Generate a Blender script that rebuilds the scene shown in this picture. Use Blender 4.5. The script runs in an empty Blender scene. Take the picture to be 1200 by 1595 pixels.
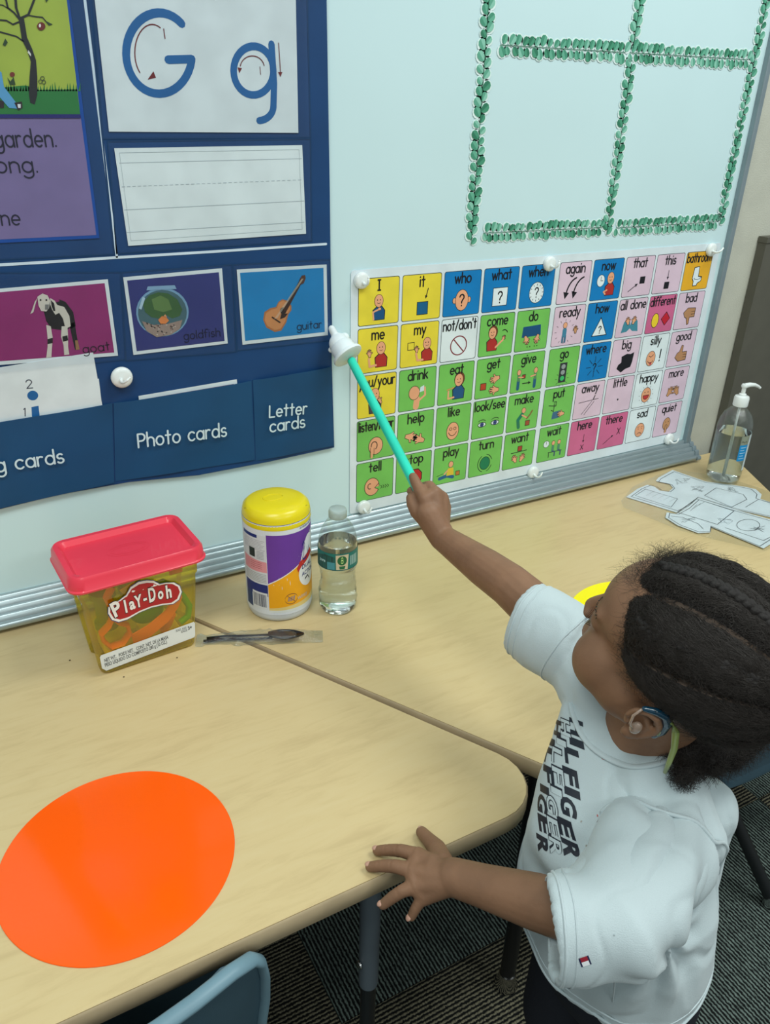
import bpy, bmesh, math, random
import numpy as np
from mathutils import Vector, Matrix, Euler, noise
from mathutils.bvhtree import BVHTree
from mathutils.geometry import tessellate_polygon
random.seed(7)
PI = math.pi
SC = bpy.context.scene
COL = SC.collection

# ------------------------------------------------------------------ camera
# world frame: x right along the whiteboard, y = 0 on the board face (room is y < 0), z = 0 on the table tops (m)
F_PX, YAW, PITCH, ROLL = 1230.17, 0.5169, 0.4770, 0.0293
CAM = np.array([0.0, -1.2021, 0.75])
_r = np.array([math.cos(YAW), -math.sin(YAW), 0.0])
CF = np.array([math.sin(YAW) * math.cos(PITCH), math.cos(YAW) * math.cos(PITCH), -math.sin(PITCH)])
_u = np.cross(_r, CF)
CR = math.cos(ROLL) * _r + math.sin(ROLL) * _u
CU = -math.sin(ROLL) * _r + math.cos(ROLL) * _u
cam_d = bpy.data.cameras.new('camera')
cam = bpy.data.objects.new('camera', cam_d)
COL.objects.link(cam)
cam.matrix_world = Matrix((tuple(CR) + (0,), tuple(CU) + (0,), tuple(-CF) + (0,), (0, 0, 0, 1))).transposed()
cam.location = CAM
cam_d.sensor_fit = 'HORIZONTAL'
cam_d.sensor_width = 36.0
cam_d.lens = F_PX / 1200 * 36.0
cam_d.clip_start = 0.02
SC.camera = cam

# ------------------------------------------------------------------ world, lamps, exposure
SC.view_settings.view_transform = 'Standard'
SC.view_settings.look = 'None'
SC.view_settings.gamma = 1.0
SC.view_settings.exposure = 0.0
SC.view_settings.use_curve_mapping = False
wd = bpy.data.worlds.new('world')
SC.world = wd
wd.use_nodes = True
wd.node_tree.nodes['Background'].inputs[0].default_value = (0.86, 0.97, 1.0, 1)
wd.node_tree.nodes['Background'].inputs[1].default_value = 0.34
FLOOR = -0.56


def area(loc, sx, sy, power, col=(0.93, 1.0, 0.97)):
    l = bpy.data.lights.new('ceiling_light', 'AREA')
    l.shape = 'RECTANGLE'
    l.size, l.size_y, l.energy, l.color = sx, sy, power, col
    o = bpy.data.objects.new('ceiling_light', l)
    o.location = loc
    COL.objects.link(o)


area((1.5, -1.0, 2.1), 1.2, 0.6, 30)
area((-0.5, -1.3, 2.1), 1.2, 0.6, 25)
area((1.5, -3.0, 2.1), 1.2, 0.6, 20)
area((-0.5, -3.4, 2.1), 1.2, 0.6, 20)


# ------------------------------------------------------------------ helpers: points read off the photograph
def ray(u, v):
    return CF + CR * (u - 600) / F_PX - CU * (v - 797.5) / F_PX


def at(u, v, d):
    return CAM + ray(u, v) * d


def T(u, v, z=0.0):
    d = ray(u, v)
    return CAM + d * (z - CAM[2]) / d[2]


def W(u, v, y=0.0):
    d = ray(u, v)
    return CAM + d * (y - CAM[1]) / d[1]


def lin(c):
    return tuple((x / 12.92 if x <= 0.04045 else ((x + 0.055) / 1.055) ** 2.4) for x in (q / 255.0 for q in c))


# ------------------------------------------------------------------ materials
MATS = {}


def mat(name, rgb, rough=0.5, metal=0.0, trans=0.0, ior=1.45, spec=0.5, bump=0.0, bscale=200.0, var=0.0, vscale=20.0, alpha=1.0,
        coat=0.0, sss=0.0, vcol=None, stretch=(1, 1, 1), sheen=0.0):
    if name in MATS:
        return MATS[name]
    m = bpy.data.materials.new(name)
    m.use_nodes = True
    nt = m.node_tree
    b = nt.nodes['Principled BSDF']
    c = lin(rgb)
    b.inputs['Base Color'].default_value = c + (1,)
    b.inputs['Roughness'].default_value = rough
    b.inputs['Metallic'].default_value = metal
    b.inputs['Transmission Weight'].default_value = trans
    b.inputs['IOR'].default_value = ior
    b.inputs['Specular IOR Level'].default_value = spec
    b.inputs['Alpha'].default_value = alpha
    b.inputs['Coat Weight'].default_value = coat
    b.inputs['Sheen Weight'].default_value = sheen
    if sss:
        b.inputs['Subsurface Weight'].default_value = sss
        b.inputs['Subsurface Scale'].default_value = 0.01
        b.inputs['Subsurface Radius'].default_value = (1.0, 0.35, 0.2)
    tc = nt.nodes.new('ShaderNodeTexCoord')
    mp = nt.nodes.new('ShaderNodeMapping')
    mp.inputs['Scale'].default_value = stretch
    nt.links.new(tc.outputs['Object'], mp.inputs[0])
    nz = nt.nodes.new('ShaderNodeTexNoise')
    nz.inputs['Scale'].default_value = vscale
    nz.inputs['Detail'].default_value = 4
    nt.links.new(mp.outputs[0], nz.inputs['Vector'])
    mx = nt.nodes.new('ShaderNodeMix')
    mx.data_type = 'RGBA'
    v = var if var else 0.03
    c2 = lin(vcol) if vcol else tuple(x * (1 - 2.2 * v) for x in c)
    mx.inputs[6].default_value = c2 + (1,)
    mx.inputs[7].default_value = (c if vcol else tuple(min(1, x * (1 + v)) for x in c)) + (1,)
    cr = nt.nodes.new('ShaderNodeMapRange')
    cr.inputs[1].default_value = 0.35
    cr.inputs[2].default_value = 0.62
    nt.links.new(nz.outputs[0], cr.inputs[0])
    nt.links.new(cr.outputs[0], mx.inputs[0])
    nt.links.new(mx.outputs[2], b.inputs['Base Color'])
    if bump:
        n2 = nt.nodes.new('ShaderNodeTexNoise')
        n2.inputs['Scale'].default_value = bscale
        n2.inputs['Detail'].default_value = 3
        nt.links.new(mp.outputs[0], n2.inputs['Vector'])
        bp = nt.nodes.new('ShaderNodeBump')
        bp.inputs['Strength'].default_value = bump
        bp.inputs['Distance'].default_value = 0.001
        nt.links.new(n2.outputs[0], bp.inputs['Height'])
        nt.links.new(bp.outputs[0], b.inputs['Normal'])
    MATS[name] = m
    return m


def clear(name, rgb, rough=0.03, weight=0.9, edge=0.6, milk=0.0):
    """thin clear plastic: mostly see-through film with a glossy face"""
    if name in MATS:
        return MATS[name]
    m = bpy.data.materials.new(name)
    m.use_nodes = True
    nt = m.node_tree
    nt.nodes.clear()
    out = nt.nodes.new('ShaderNodeOutputMaterial')
    tr = nt.nodes.new('ShaderNodeBsdfTransparent')
    tr.inputs[0].default_value = lin(rgb) + (1,)
    gl = nt.nodes.new('ShaderNodeBsdfGlossy')
    gl.inputs['Roughness'].default_value = rough
    mx = nt.nodes.new('ShaderNodeMixShader')
    fr = nt.nodes.new('ShaderNodeLayerWeight')
    fr.inputs[0].default_value = 0.25
    mr = nt.nodes.new('ShaderNodeMapRange')
    mr.inputs[1].default_value, mr.inputs[2].default_value = 0.0, 1.0
    mr.inputs[3].default_value, mr.inputs[4].default_value = 1 - weight, edge
    nt.links.new(fr.outputs['Facing'], mr.inputs[0])
    nt.links.new(mr.outputs[0], mx.inputs[0])
    nt.links.new(tr.outputs[0], mx.inputs[1])
    nt.links.new(gl.outputs[0], mx.inputs[2])
    nt.links.new(mx.outputs[0], out.inputs[0])
    if milk:
        df = nt.nodes.new('ShaderNodeBsdfDiffuse')
        tl_ = nt.nodes.new('ShaderNodeBsdfTranslucent')
        df.inputs[0].default_value = tl_.inputs[0].default_value = lin(rgb) + (1,)
        m1, m2 = nt.nodes.new('ShaderNodeMixShader'), nt.nodes.new('ShaderNodeMixShader')
        m1.inputs[0].default_value = .5
        m2.inputs[0].default_value = milk
        nt.links.new(df.outputs[0], m1.inputs[1])
        nt.links.new(tl_.outputs[0], m1.inputs[2])
        nt.links.new(mx.outputs[0], m2.inputs[1])
        nt.links.new(m1.outputs[0], m2.inputs[2])
        nt.links.new(m2.outputs[0], out.inputs[0])
    nz = nt.nodes.new('ShaderNodeTexNoise')
    nz.inputs['Scale'].default_value = 60
    bp = nt.nodes.new('ShaderNodeBump')
    bp.inputs['Strength'].default_value = 0.3
    bp.inputs['Distance'].default_value = 0.002
    nt.links.new(nz.outputs[0], bp.inputs['Height'])
    nt.links.new(bp.outputs[0], gl.inputs['Normal'])
    MATS[name] = m
    return m


def ink(rgb, rough=0.45):
    return mat('print_%d_%d_%d' % tuple(rgb), rgb, rough=rough)


# ------------------------------------------------------------------ mesh helpers
def new_obj(name, me, parent=None, label=None, cat=None, group=None, kind=None, loc=None):
    o = bpy.data.objects.new(name, me)
    COL.objects.link(o)
    if parent is not None:
        o.parent = parent
    if loc is not None:
        o.location = loc
    for k, v in (('label', label), ('category', cat), ('group', group), ('kind', kind)):
        if v:
            o[k] = v
    return o


def empty(name, loc=(0, 0, 0), rotz=0, label=None, cat=None, group=None):
    o = new_obj(name, None, None, label, cat, group)
    o.location = loc
    o.rotation_euler = (0, 0, rotz)
    return o


def mesh_from(bm, name, mats, smooth=True, sharp=None):
    me = bpy.data.meshes.new(name)
    bm.normal_update()
    bm.to_mesh(me)
    bm.free()
    for m in (mats if isinstance(mats, (list, tuple)) else [mats]):
        me.materials.append(m)
    if smooth:
        me.shade_smooth()
        if sharp:
            me.set_sharp_from_angle(angle=math.radians(sharp))
    return me


def loft(bm, rings, closed=True, cap=True, mi=0):
    """rings: list of lists of points with equal count"""
    vs = [[bm.verts.new(tuple(p)) for p in r] for r in rings]
    n = len(vs[0])
    fs = []
    for a, b in zip(vs[:-1], vs[1:]):
        for i in range(n if closed else n - 1):
            j = (i + 1) % n
            fs.append(bm.faces.new((a[i], a[j], b[j], b[i])))
    if cap and closed:
        fs.append(bm.faces.new(vs[0][::-1]))
        fs.append(bm.faces.new(vs[-1]))
    for f in fs:
        f.material_index = mi
    return vs


def lathe(bm, prof, n=40, c=(0, 0, 0), cap=True, mi=0, axis=None):
    rings = []
    for r, z in prof:
        rings.append([(c[0] + r * math.cos(2 * PI * i / n), c[1] + r * math.sin(2 * PI * i / n), c[2] + z) for i in range(n)])
    return loft(bm, rings, True, cap, mi)


def frame_of(d):
    d = Vector(d).normalized()
    a = Vector((0, 0, 1)) if abs(d.z) < 0.9 else Vector((1, 0, 0))
    x = d.cross(a).normalized()
    return x, d.cross(x).normalized(), d


def tube(bm, pts, rad, n=10, cap=True, mi=0, flat=1.0, up=None):
    pts = [Vector(p) for p in pts]
    rads = rad if isinstance(rad, (list, tuple)) else [rad] * len(pts)
    rings = []
    prev = None
    for i, p in enumerate(pts):
        d = (pts[min(i + 1, len(pts) - 1)] - pts[max(i - 1, 0)]).normalized()
        if up is not None:
            y = Vector(up) - d * d.dot(Vector(up))
            y.normalize()
            x = y.cross(d)
        elif prev is None:
            x, y, _ = frame_of(d)
        else:
            x = (prev - d * d.dot(prev)).normalized()
            y = d.cross(x)
        prev = x
        rings.append([p + (x * math.cos(2 * PI * k / n) + y * flat * math.sin(2 * PI * k / n)) * rads[i] for k in range(n)])
    return loft(bm, rings, True, cap, mi)


def capsule(bm, p0, p1, r0, r1, n=16, m=5):
    p0, p1 = Vector(p0), Vector(p1)
    x, y, d = frame_of(p1 - p0)
    rings = []
    for i in range(m + 1):
        a = -PI / 2 + (PI / 2) * i / m
        rings.append((p0 + d * r0 * math.sin(a), r0 * math.cos(a)))
    for i in range(m + 1):
        a = (PI / 2) * i / m
        rings.append((p1 + d * r1 * math.sin(a), r1 * math.cos(a)))
    R = [[c + (x * math.cos(2 * PI * k / n) + y * math.sin(2 * PI * k / n)) * max(r, 1e-5) for k in range(n)] for c, r in rings]
    loft(bm, R, True, True)


def chain(bm, pts, rads, n=14):
    for i in range(len(pts) - 1):
        capsule(bm, pts[i], pts[i + 1], rads[i], rads[i + 1], n)


def ellipsoid(bm, c, r, M=None, n=24, m=14):
    c = Vector(c)
    M = M or Matrix.Identity(3)
    R = []
    for j in range(m + 1):
        a = -PI / 2 + PI * j / m
        s = max(math.cos(a), 1e-4)
        R.append([c + M @ Vector((r[0] * s * math.cos(2 * PI * k / n), r[1] * s * math.sin(2 * PI * k / n), r[2] * math.sin(a))) for k in range(n)])
    loft(bm, R, True, True)


def box(bm, lo, hi, mi=0, bev=0.0):
    v = [bm.verts.new((x, y, z)) for x in (lo[0], hi[0]) for y in (lo[1], hi[1]) for z in (lo[2], hi[2])]
    fs = [bm.faces.new([v[i] for i in q]) for q in ((0, 1, 3, 2), (4, 6, 7, 5), (0, 4, 5, 1), (2, 3, 7, 6), (0, 2, 6, 4), (1, 5, 7, 3))]
    for f in fs:
        f.material_index = mi
    if bev:
        es = list({e for f in fs for e in f.edges})
        bmesh.ops.bevel(bm, geom=es, offset=bev, segments=2, affect='EDGES', profile=0.5)


def rrect(cx, cy, w, h, r, n=6):
    out = []
    for sx, sy, a0 in ((1, 1, 0), (-1, 1, 90), (-1, -1, 180), (1, -1, 270)):
        for i in range(n + 1):
            a = math.radians(a0 + 90 * i / n)
            out.append((cx + sx * (w / 2 - r) + r * math.cos(a), cy + sy * (h / 2 - r) + r * math.sin(a)))
    return out


def extrude(bm, pts2, z0, z1, mi=0, f=None):
    f = f or (lambda x, y, z: (x, y, z))
    loft(bm, [[f(x, y, z0) for x, y in pts2], [f(x, y, z1) for x, y in pts2]], True, True, mi)


def remesh(bm, name, mats, voxel, smooth=4, fac=0.5):
    me = bpy.data.meshes.new(name + '_tmp')
    bmesh.ops.recalc_face_normals(bm, faces=bm.faces[:])
    bm.to_mesh(me)
    bm.free()
    o = bpy.data.objects.new(name + '_tmp', me)
    COL.objects.link(o)
    md = o.modifiers.new('r', 'REMESH')
    md.mode = 'VOXEL'
    md.voxel_size = voxel
    md.use_smooth_shade = True
    if smooth:
        ms = o.modifiers.new('s', 'SMOOTH')
        ms.factor = fac
        ms.iterations = smooth
    dg = bpy.context.evaluated_depsgraph_get()
    me2 = bpy.data.meshes.new_from_object(o.evaluated_get(dg))
    me2.name = name
    bpy.data.objects.remove(o)
    bpy.data.meshes.remove(me)
    me2.materials.clear()
    for m in (mats if isinstance(mats, (list, tuple)) else [mats]):
        me2.materials.append(m)
    me2.shade_smooth()
    return me2


def get_co(me):
    a = np.empty(len(me.vertices) * 3, np.float32)
    me.vertices.foreach_get('co', a)
    return a.reshape(-1, 3).astype(float)


def set_co(me, a):
    me.vertices.foreach_set('co', a.astype(np.float32).ravel())
    me.update()


# ------------------------------------------------------------------ flat print: polygons, strokes and lettering
def arc(cx, cy, rx, ry, a0, a1, n=12):
    return [(cx + rx * math.cos(math.radians(a0 + (a1 - a0) * i / n)), cy + ry * math.sin(math.radians(a0 + (a1 - a0) * i / n))) for i in range(n + 1)]


CIR = arc(.45, .5, .45, .5, 0, 360, 20)
G = {  # monoline letters: width, strokes (x height 1)
    'a': (.9, [CIR, [(.9, 1), (.9, 0)]]), 'b': (.9, [CIR, [(0, 1.6), (0, 0)]]), 'c': (.8, [arc(.45, .5, .45, .5, 45, 315)]),
    'd': (.9, [CIR, [(.9, 1.6), (.9, 0)]]), 'e': (.88, [[(.02, .5), (.88, .5)] + arc(.45, .5, .43, .5, 0, 310)]),
    'f': (.6, [arc(.5, 1.3, .3, .3, 50, 180) + [(.2, 0)], [(0, .95), (.55, .95)]]),
    'g': (.9, [CIR, [(.9, 1), (.9, -.15)] + arc(.45, -.15, .45, .4, 0, -150)]),
    'h': (.8, [[(0, 1.6), (0, 0)], [(0, .55)] + arc(.4, .6, .4, .4, 180, 0) + [(.8, 0)]]), 'i': (.1, [[(.05, 1), (.05, 0)], [(.05, 1.38), (.05, 1.42)]]),
    'k': (.7, [[(0, 1.6), (0, 0)], [(.65, 1), (0, .42)], [(.2, .6), (.7, 0)]]), 'l': (.1, [[(.05, 1.6), (.05, 0)]]),
    'm': (1.3, [[(0, 1), (0, 0)], arc(.33, .68, .33, .32, 180, 0) + [(.66, 0)], arc(.98, .68, .32, .32, 180, 0) + [(1.3, 0)]]),
    'n': (.8, [[(0, 1), (0, 0)], arc(.4, .6, .4, .4, 180, 0) + [(.8, 0)]]), 'o': (.9, [CIR]), 'p': (.9, [CIR, [(0, 1), (0, -.6)]]),
    'q': (.9, [CIR, [(.9, 1), (.9, -.6)]]), 'r': (.55, [[(0, 1), (0, 0)], arc(.35, .6, .35, .4, 180, 60)]),
    's': (.7, [arc(.35, .74, .3, .26, 40, 250, 10) + arc(.35, .26, .33, .26, 80, -150, 10)]), 't': (.6, [[(.3, 1.5), (.3, 0)], [(0, 1), (.6, 1)]]),
    'u': (.8, [[(0, 1), (0, .4)] + arc(.4, .4, .4, .4, 180, 360) + [(.8, 1)], [(.8, .4), (.8, 0)]]),
    'v': (.8, [[(0, 1), (.4, 0), (.8, 1)]]), 'w': (1.2, [[(0, 1), (.3, 0), (.6, .95), (.9, 0), (1.2, 1)]]), 'x': (.75, [[(0, 1), (.75, 0)], [(.75, 1), (0, 0)]]),
    'y': (.8, [[(0, 1), (.4, 0)], [(.8, 1), (.15, -.6)]]), '/': (.7, [[(0, -.1), (.7, 1.6)]]), "'": (.1, [[(.05, 1.6), (.05, 1.25)]]),
    'I': (.5, [[(.25, 1.5), (.25, 0)], [(0, 1.5), (.5, 1.5)], [(0, 0), (.5, 0)]]), 'L': (.75, [[(0, 1.5), (0, 0), (.75, 0)]]),
    'P': (.85, [[(0, 0), (0, 1.5)] + arc(.4, 1.1, .45, .4, 90, -90) + [(0, .7)]]), '.': (.1, [[(.05, .02), (.05, .06)]]), ' ': (.5, []),
    '?': (.7, [arc(.35, 1.15, .33, .35, 170, -60) + [(.35, .55), (.35, .4)], [(.35, .02), (.35, .07)]]),
    '!': (.1, [[(.05, 1.6), (.05, .45)], [(.05, .02), (.05, .08)]]), '1': (.2, [[(0, 1.3), (.15, 1.5), (.15, 0)]]),
    '2': (.8, [arc(.4, 1.1, .38, .4, 170, -30) + [(0, 0), (.8, 0)]]), '3': (.7, [arc(.3, 1.12, .35, .38, 150, -90) + arc(.3, .37, .4, .37, 90, -150)]),
    '8': (.8, [arc(.4, 1.12, .32, .36, -90, 270, 16), arc(.4, .38, .4, .38, 90, 450, 16)]), '+': (.6, [[(.3, .9), (.3, .3)], [(0, .6), (.6, .6)]]),
    '*': (.6, [[(.3, 1), (.3, .2)], [(0, .85), (.6, .35)], [(0, .35), (.6, .85)]]), 'X': (.8, [[(0, 1.4), (.8, 0)], [(.8, 1.4), (0, 0)]]),
}
K = (22, 24, 30)


class Art:
    def __init__(self):
        self.t = []
        self.m = []

    def mi(self, rgb):
        m = rgb if isinstance(rgb, bpy.types.Material) else ink(rgb)
        if m not in self.m:
            self.m.append(m)
        return self.m.index(m)

    def poly(self, pts, rgb, L):
        i = self.mi(rgb)
        P = [Vector((p[0], p[1], 0)) for p in pts]
        for tr in tessellate_polygon([P]):
            a = [(P[k].x, P[k].y) for k in tr]
            self.t.append((a, i, L))

    def stroke(self, pts, w, rgb, L, closed=False):
        i = self.mi(rgb)
        self.n = getattr(self, 'n', 0) + 1
        L0, L = L, L + .13 * (self.n % 6)
        P = []
        for p in pts:
            if not P or (Vector(p) - P[-1]).length > w * .08:
                P.append(Vector(p))
        if closed and len(P) > 2:
            P.append(P[0].copy())
            closed = False
        for k in range(1, len(P) - 1):
            if (P[k] - P[k - 1]).angle(P[k + 1] - P[k]) > 1.05:
                self.stroke(P[:k + 1], w, rgb, L0)
                self.stroke(P[k:], w, rgb, L0)
                return
        if closed or ((P[0] - P[-1]).length < w * .2 and len(P) > 4):
            if (P[0] - P[-1]).length < w * .2 and len(P) > 4:
                P = P[:-1]
            closed = True
        h = w / 2
        N = len(P)
        if N == 1:
            self.t += [([(P[0].x + h * math.cos(k * PI / 3), P[0].y + h * math.sin(k * PI / 3)) for k in (0, a, a + 1)], i, L) for a in range(1, 5)]
            return
        ls, rs = [], []
        for k in range(N):
            a = P[k - 1] if (k > 0 or closed) else None
            b = P[(k + 1) % N] if (k < N - 1 or closed) else None
            d1 = (P[k] - a).normalized() if a is not None else (b - P[k]).normalized()
            d2 = (b - P[k]).normalized() if b is not None else d1
            m = d1 + d2
            if m.length < .35:
                m = d1.copy()
            m.normalize()
            n = Vector((-m.y, m.x))
            s = h / max(abs(n.dot(Vector((-d1.y, d1.x)))), .55)
            ls.append(P[k] + n * s)
            rs.append(P[k] - n * s)
        for k in range(N if closed else N - 1):
            j = (k + 1) % N
            self.t.append(([tuple(ls[k]), tuple(rs[k]), tuple(rs[j])], i, L))
            self.t.append(([tuple(ls[k]), tuple(rs[j]), tuple(ls[j])], i, L))
        if not closed:
            for p, q in ((P[0], P[1]), (P[-1], P[-2])):
                d = (p - q).normalized()
                a0 = math.atan2(d.y, d.x) - PI / 2
                c = [(p.x + h * math.cos(a0 + k * PI / 4), p.y + h * math.sin(a0 + k * PI / 4)) for k in range(5)]
                for k in range(1, 4):
                    self.t.append(([c[0], c[k], c[k + 1]], i, L))

    def ell(self, cx, cy, rx, ry, rgb, L, w=0, n=20):
        if w:
            self.poly(arc(cx, cy, rx + w, ry + w, 0, 360 - 360 / n, n - 1), K, L)
            L += 1
        self.poly(arc(cx, cy, rx, ry, 0, 360 - 360 / n, n - 1), rgb, L)

    def text(self, s, x, y, h, rgb, L, w=None, wmax=None, align='c', ang=0, sx=1.0, gap=.3):
        """h is the x height"""
        tot = sum(G[c][0] + gap for c in s) - gap
        k = h * sx
        if wmax and tot * k > wmax:
            k = wmax / tot
        ox = x - (tot * k / 2 if align == 'c' else 0)
        w = w or h * .17
        ca, sa = math.cos(math.radians(ang)), math.sin(math.radians(ang))
        for c in s:
            for st in G[c][1]:
                pp = [(ox + p[0] * k - x, p[1] * h) for p in st]
                self.stroke([(x + a * ca - b * sa, y + a * sa + b * ca) for a, b in pp], w, rgb, L)
            ox += (G[c][0] + gap) * k

    def font(self, s, f, rgb, L, off=0.0, size=1.0, xf=None):
        cu = bpy.data.curves.new('t', 'FONT')
        cu.body = s
        cu.size = size
        cu.align_x = 'LEFT'
        cu.offset = off
        cu.resolution_u = 3
        o = bpy.data.objects.new('t', cu)
        COL.objects.link(o)
        me = bpy.data.meshes.new_from_object(o.evaluated_get(bpy.context.evaluated_depsgraph_get()))
        me.calc_loop_triangles()
        i = self.mi(rgb)
        co = [v.co.copy() for v in me.vertices]
        wd = max([c.x for c in co] + [1e-6])
        for lt in me.loop_triangles:
            self.t.append(([f(co[k].x, co[k].y, wd) for k in lt.vertices], i, L))
        bpy.data.objects.remove(o)
        bpy.data.meshes.remove(me)
        bpy.data.curves.remove(cu)

    def build(self, name, parent, fn, step=0.0002, maxlen=None, **kw):
        V, Fc, I = [], [], []
        stack = list(self.t)
        while stack:
            tri, i, L = stack.pop()
            if maxlen:
                ls = [math.dist(tri[k], tri[(k + 1) % 3]) for k in range(3)]
                k = ls.index(max(ls))
                if ls[k] > maxlen:
                    a, b, c = tri[k], tri[(k + 1) % 3], tri[(k + 2) % 3]
                    m = ((a[0] + b[0]) / 2, (a[1] + b[1]) / 2)
                    stack += [([a, m, c], i, L), ([m, b, c], i, L)]
                    continue
            ar = (tri[1][0] - tri[0][0]) * (tri[2][1] - tri[0][1]) - (tri[2][0] - tri[0][0]) * (tri[1][1] - tri[0][1])
            if abs(ar) < 1e-16:
                continue
            if ar < 0:
                tri = tri[::-1]
            n = len(V)
            V += [tuple(fn(p[0], p[1], (L + 1) * step)) for p in tri]
            Fc.append((n, n + 1, n + 2))
            I.append(i)
        me = bpy.data.meshes.new(name)
        me.from_pydata(V, [], Fc)
        for m in self.m:
            me.materials.append(m)
        me.polygons.foreach_set('material_index', I)
        me.update()
        return new_obj(name, me, parent, **kw)


def sheet_mesh(name, pts3, n, th, m):
    """thin solid sheet: polygon pts3 (front face), extruded th behind along -n"""
    bm = bmesh.new()
    n = Vector(n)
    loft(bm, [[Vector(p) for p in pts3], [Vector(p) - n * th for p in pts3]], True, True)
    bmesh.ops.recalc_face_normals(bm, faces=bm.faces[:])
    return mesh_from(bm, name, m, smooth=False)


# ================================================================== ROOM
M_wall = mat('wall_paint', (196, 196, 182), rough=0.8, bump=0.6, bscale=350, var=0.02)
M_board = mat('whiteboard_enamel', (206, 232, 236), rough=0.16, var=0.01, vscale=3)
M_alu = mat('brushed_aluminium', (176, 190, 193), rough=0.34, metal=0.75, var=0.05, vscale=40, stretch=(1, 30, 30))
M_alu2 = mat('grey_aluminium_frame', (140, 155, 162), rough=0.45, metal=0.4)
M_white = mat('white_plastic', (232, 238, 236), rough=0.3, coat=0.3)
M_dark = mat('dark_panel', (92, 90, 80), rough=0.7)


def lam():
    m = bpy.data.materials.new('maple_laminate')
    m.use_nodes = True
    nt = m.node_tree
    b = nt.nodes['Principled BSDF']
    b.inputs['Roughness'].default_value = 0.34
    b.inputs['Specular IOR Level'].default_value = 0.4
    tc = nt.nodes.new('ShaderNodeTexCoord')
    mp = nt.nodes.new('ShaderNodeMapping')
    mp.inputs['Scale'].default_value = (2.4, 15, 6)
    nt.links.new(tc.outputs['Object'], mp.inputs[0])
    nz = nt.nodes.new('ShaderNodeTexNoise')
    nz.inputs['Scale'].default_value = 5
    nz.inputs['Detail'].default_value = 8
    nz.inputs['Roughness'].default_value = 0.65
    nz.inputs['Distortion'].default_value = 0.5
    nt.links.new(mp.outputs[0], nz.inputs['Vector'])
    m2 = nt.nodes.new('ShaderNodeMapping')
    m2.inputs['Scale'].default_value = (1, 3.2, 3)
    nt.links.new(tc.outputs['Object'], m2.inputs[0])
    n2 = nt.nodes.new('ShaderNodeTexNoise')
    n2.inputs['Scale'].default_value = 4
    n2.inputs['Detail'].default_value = 3
    nt.links.new(m2.outputs[0], n2.inputs['Vector'])
    r = nt.nodes.new('ShaderNodeValToRGB')
    e = r.color_ramp.elements
    e[0].position, e[0].color = 0.30, lin((194, 170, 124)) + (1,)
    e[1].position, e[1].color = 0.72, lin((210, 189, 143)) + (1,)
    x = e.new(0.50)
    x.color = lin((207, 184, 136)) + (1,)
    ad = nt.nodes.new('ShaderNodeMix')
    ad.inputs[0].default_value = 0.35
    nt.links.new(nz.outputs[0], ad.inputs[2])
    nt.links.new(n2.outputs[0], ad.inputs[3])
    nt.links.new(ad.outputs[0], r.inputs[0])
    nt.links.new(r.outputs[0], b.inputs['Base Color'])
    return m


def carpet(name, ang, tint):
    m = bpy.data.materials.new(name)
    m.use_nodes = True
    nt = m.node_tree
    b = nt.nodes['Principled BSDF']
    b.inputs['Roughness'].default_value = 0.95
    b.inputs['Specular IOR Level'].default_value = 0.1
    tc = nt.nodes.new('ShaderNodeTexCoord')
    mp = nt.nodes.new('ShaderNodeMapping')
    mp.inputs['Rotation'].default_value = (0, 0, ang)
    nt.links.new(tc.outputs['Object'], mp.inputs[0])
    wv = nt.nodes.new('ShaderNodeTexWave')
    wv.inputs['Scale'].default_value = 46
    wv.inputs['Distortion'].default_value = 2.5
    wv.inputs['Detail'].default_value = 3
    wv.inputs['Detail Scale'].default_value = 4
    nt.links.new(mp.outputs[0], wv.inputs['Vector'])
    m2 = nt.nodes.new('ShaderNodeMapping')
    m2.inputs['Rotation'].default_value = (0, 0, ang)
    m2.inputs['Scale'].default_value = (420, 70, 60)
    nt.links.new(tc.outputs['Object'], m2.inputs[0])
    nz = nt.nodes.new('ShaderNodeTexNoise')
    nz.inputs['Scale'].default_value = 1.0
    nz.inputs['Detail'].default_value = 3
    nt.links.new(m2.outputs[0], nz.inputs['Vector'])
    mul = nt.nodes.new('ShaderNodeMath')
    mul.operation = 'MULTIPLY'
    nt.links.new(wv.outputs['Fac'], mul.inputs[0])
    nt.links.new(nz.outputs[0], mul.inputs[1])
    r = nt.nodes.new('ShaderNodeValToRGB')
    e = r.color_ramp.elements
    e[0].position, e[0].color = 0.12, lin((22, 24, 24)) + (1,)
    e[1].position, e[1].color = 0.55, lin(tint) + (1,)
    nt.links.new(mul.outputs[0], r.inputs[0])
    nt.links.new(r.outputs[0], b.inputs['Base Color'])
    bp = nt.nodes.new('ShaderNodeBump')
    bp.inputs['Strength'].default_value = 0.8
    bp.inputs['Distance'].default_value = 0.003
    nt.links.new(mul.outputs[0], bp.inputs['Height'])
    nt.links.new(bp.outputs[0], b.inputs['Normal'])
    return m


def plain_box(name, lo, hi, m, parent=None, bev=0.0, **kw):
    bm = bmesh.new()
    box(bm, lo, hi, 0, bev)
    return new_obj(name, mesh_from(bm, name, m, smooth=False), parent, **kw)


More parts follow.
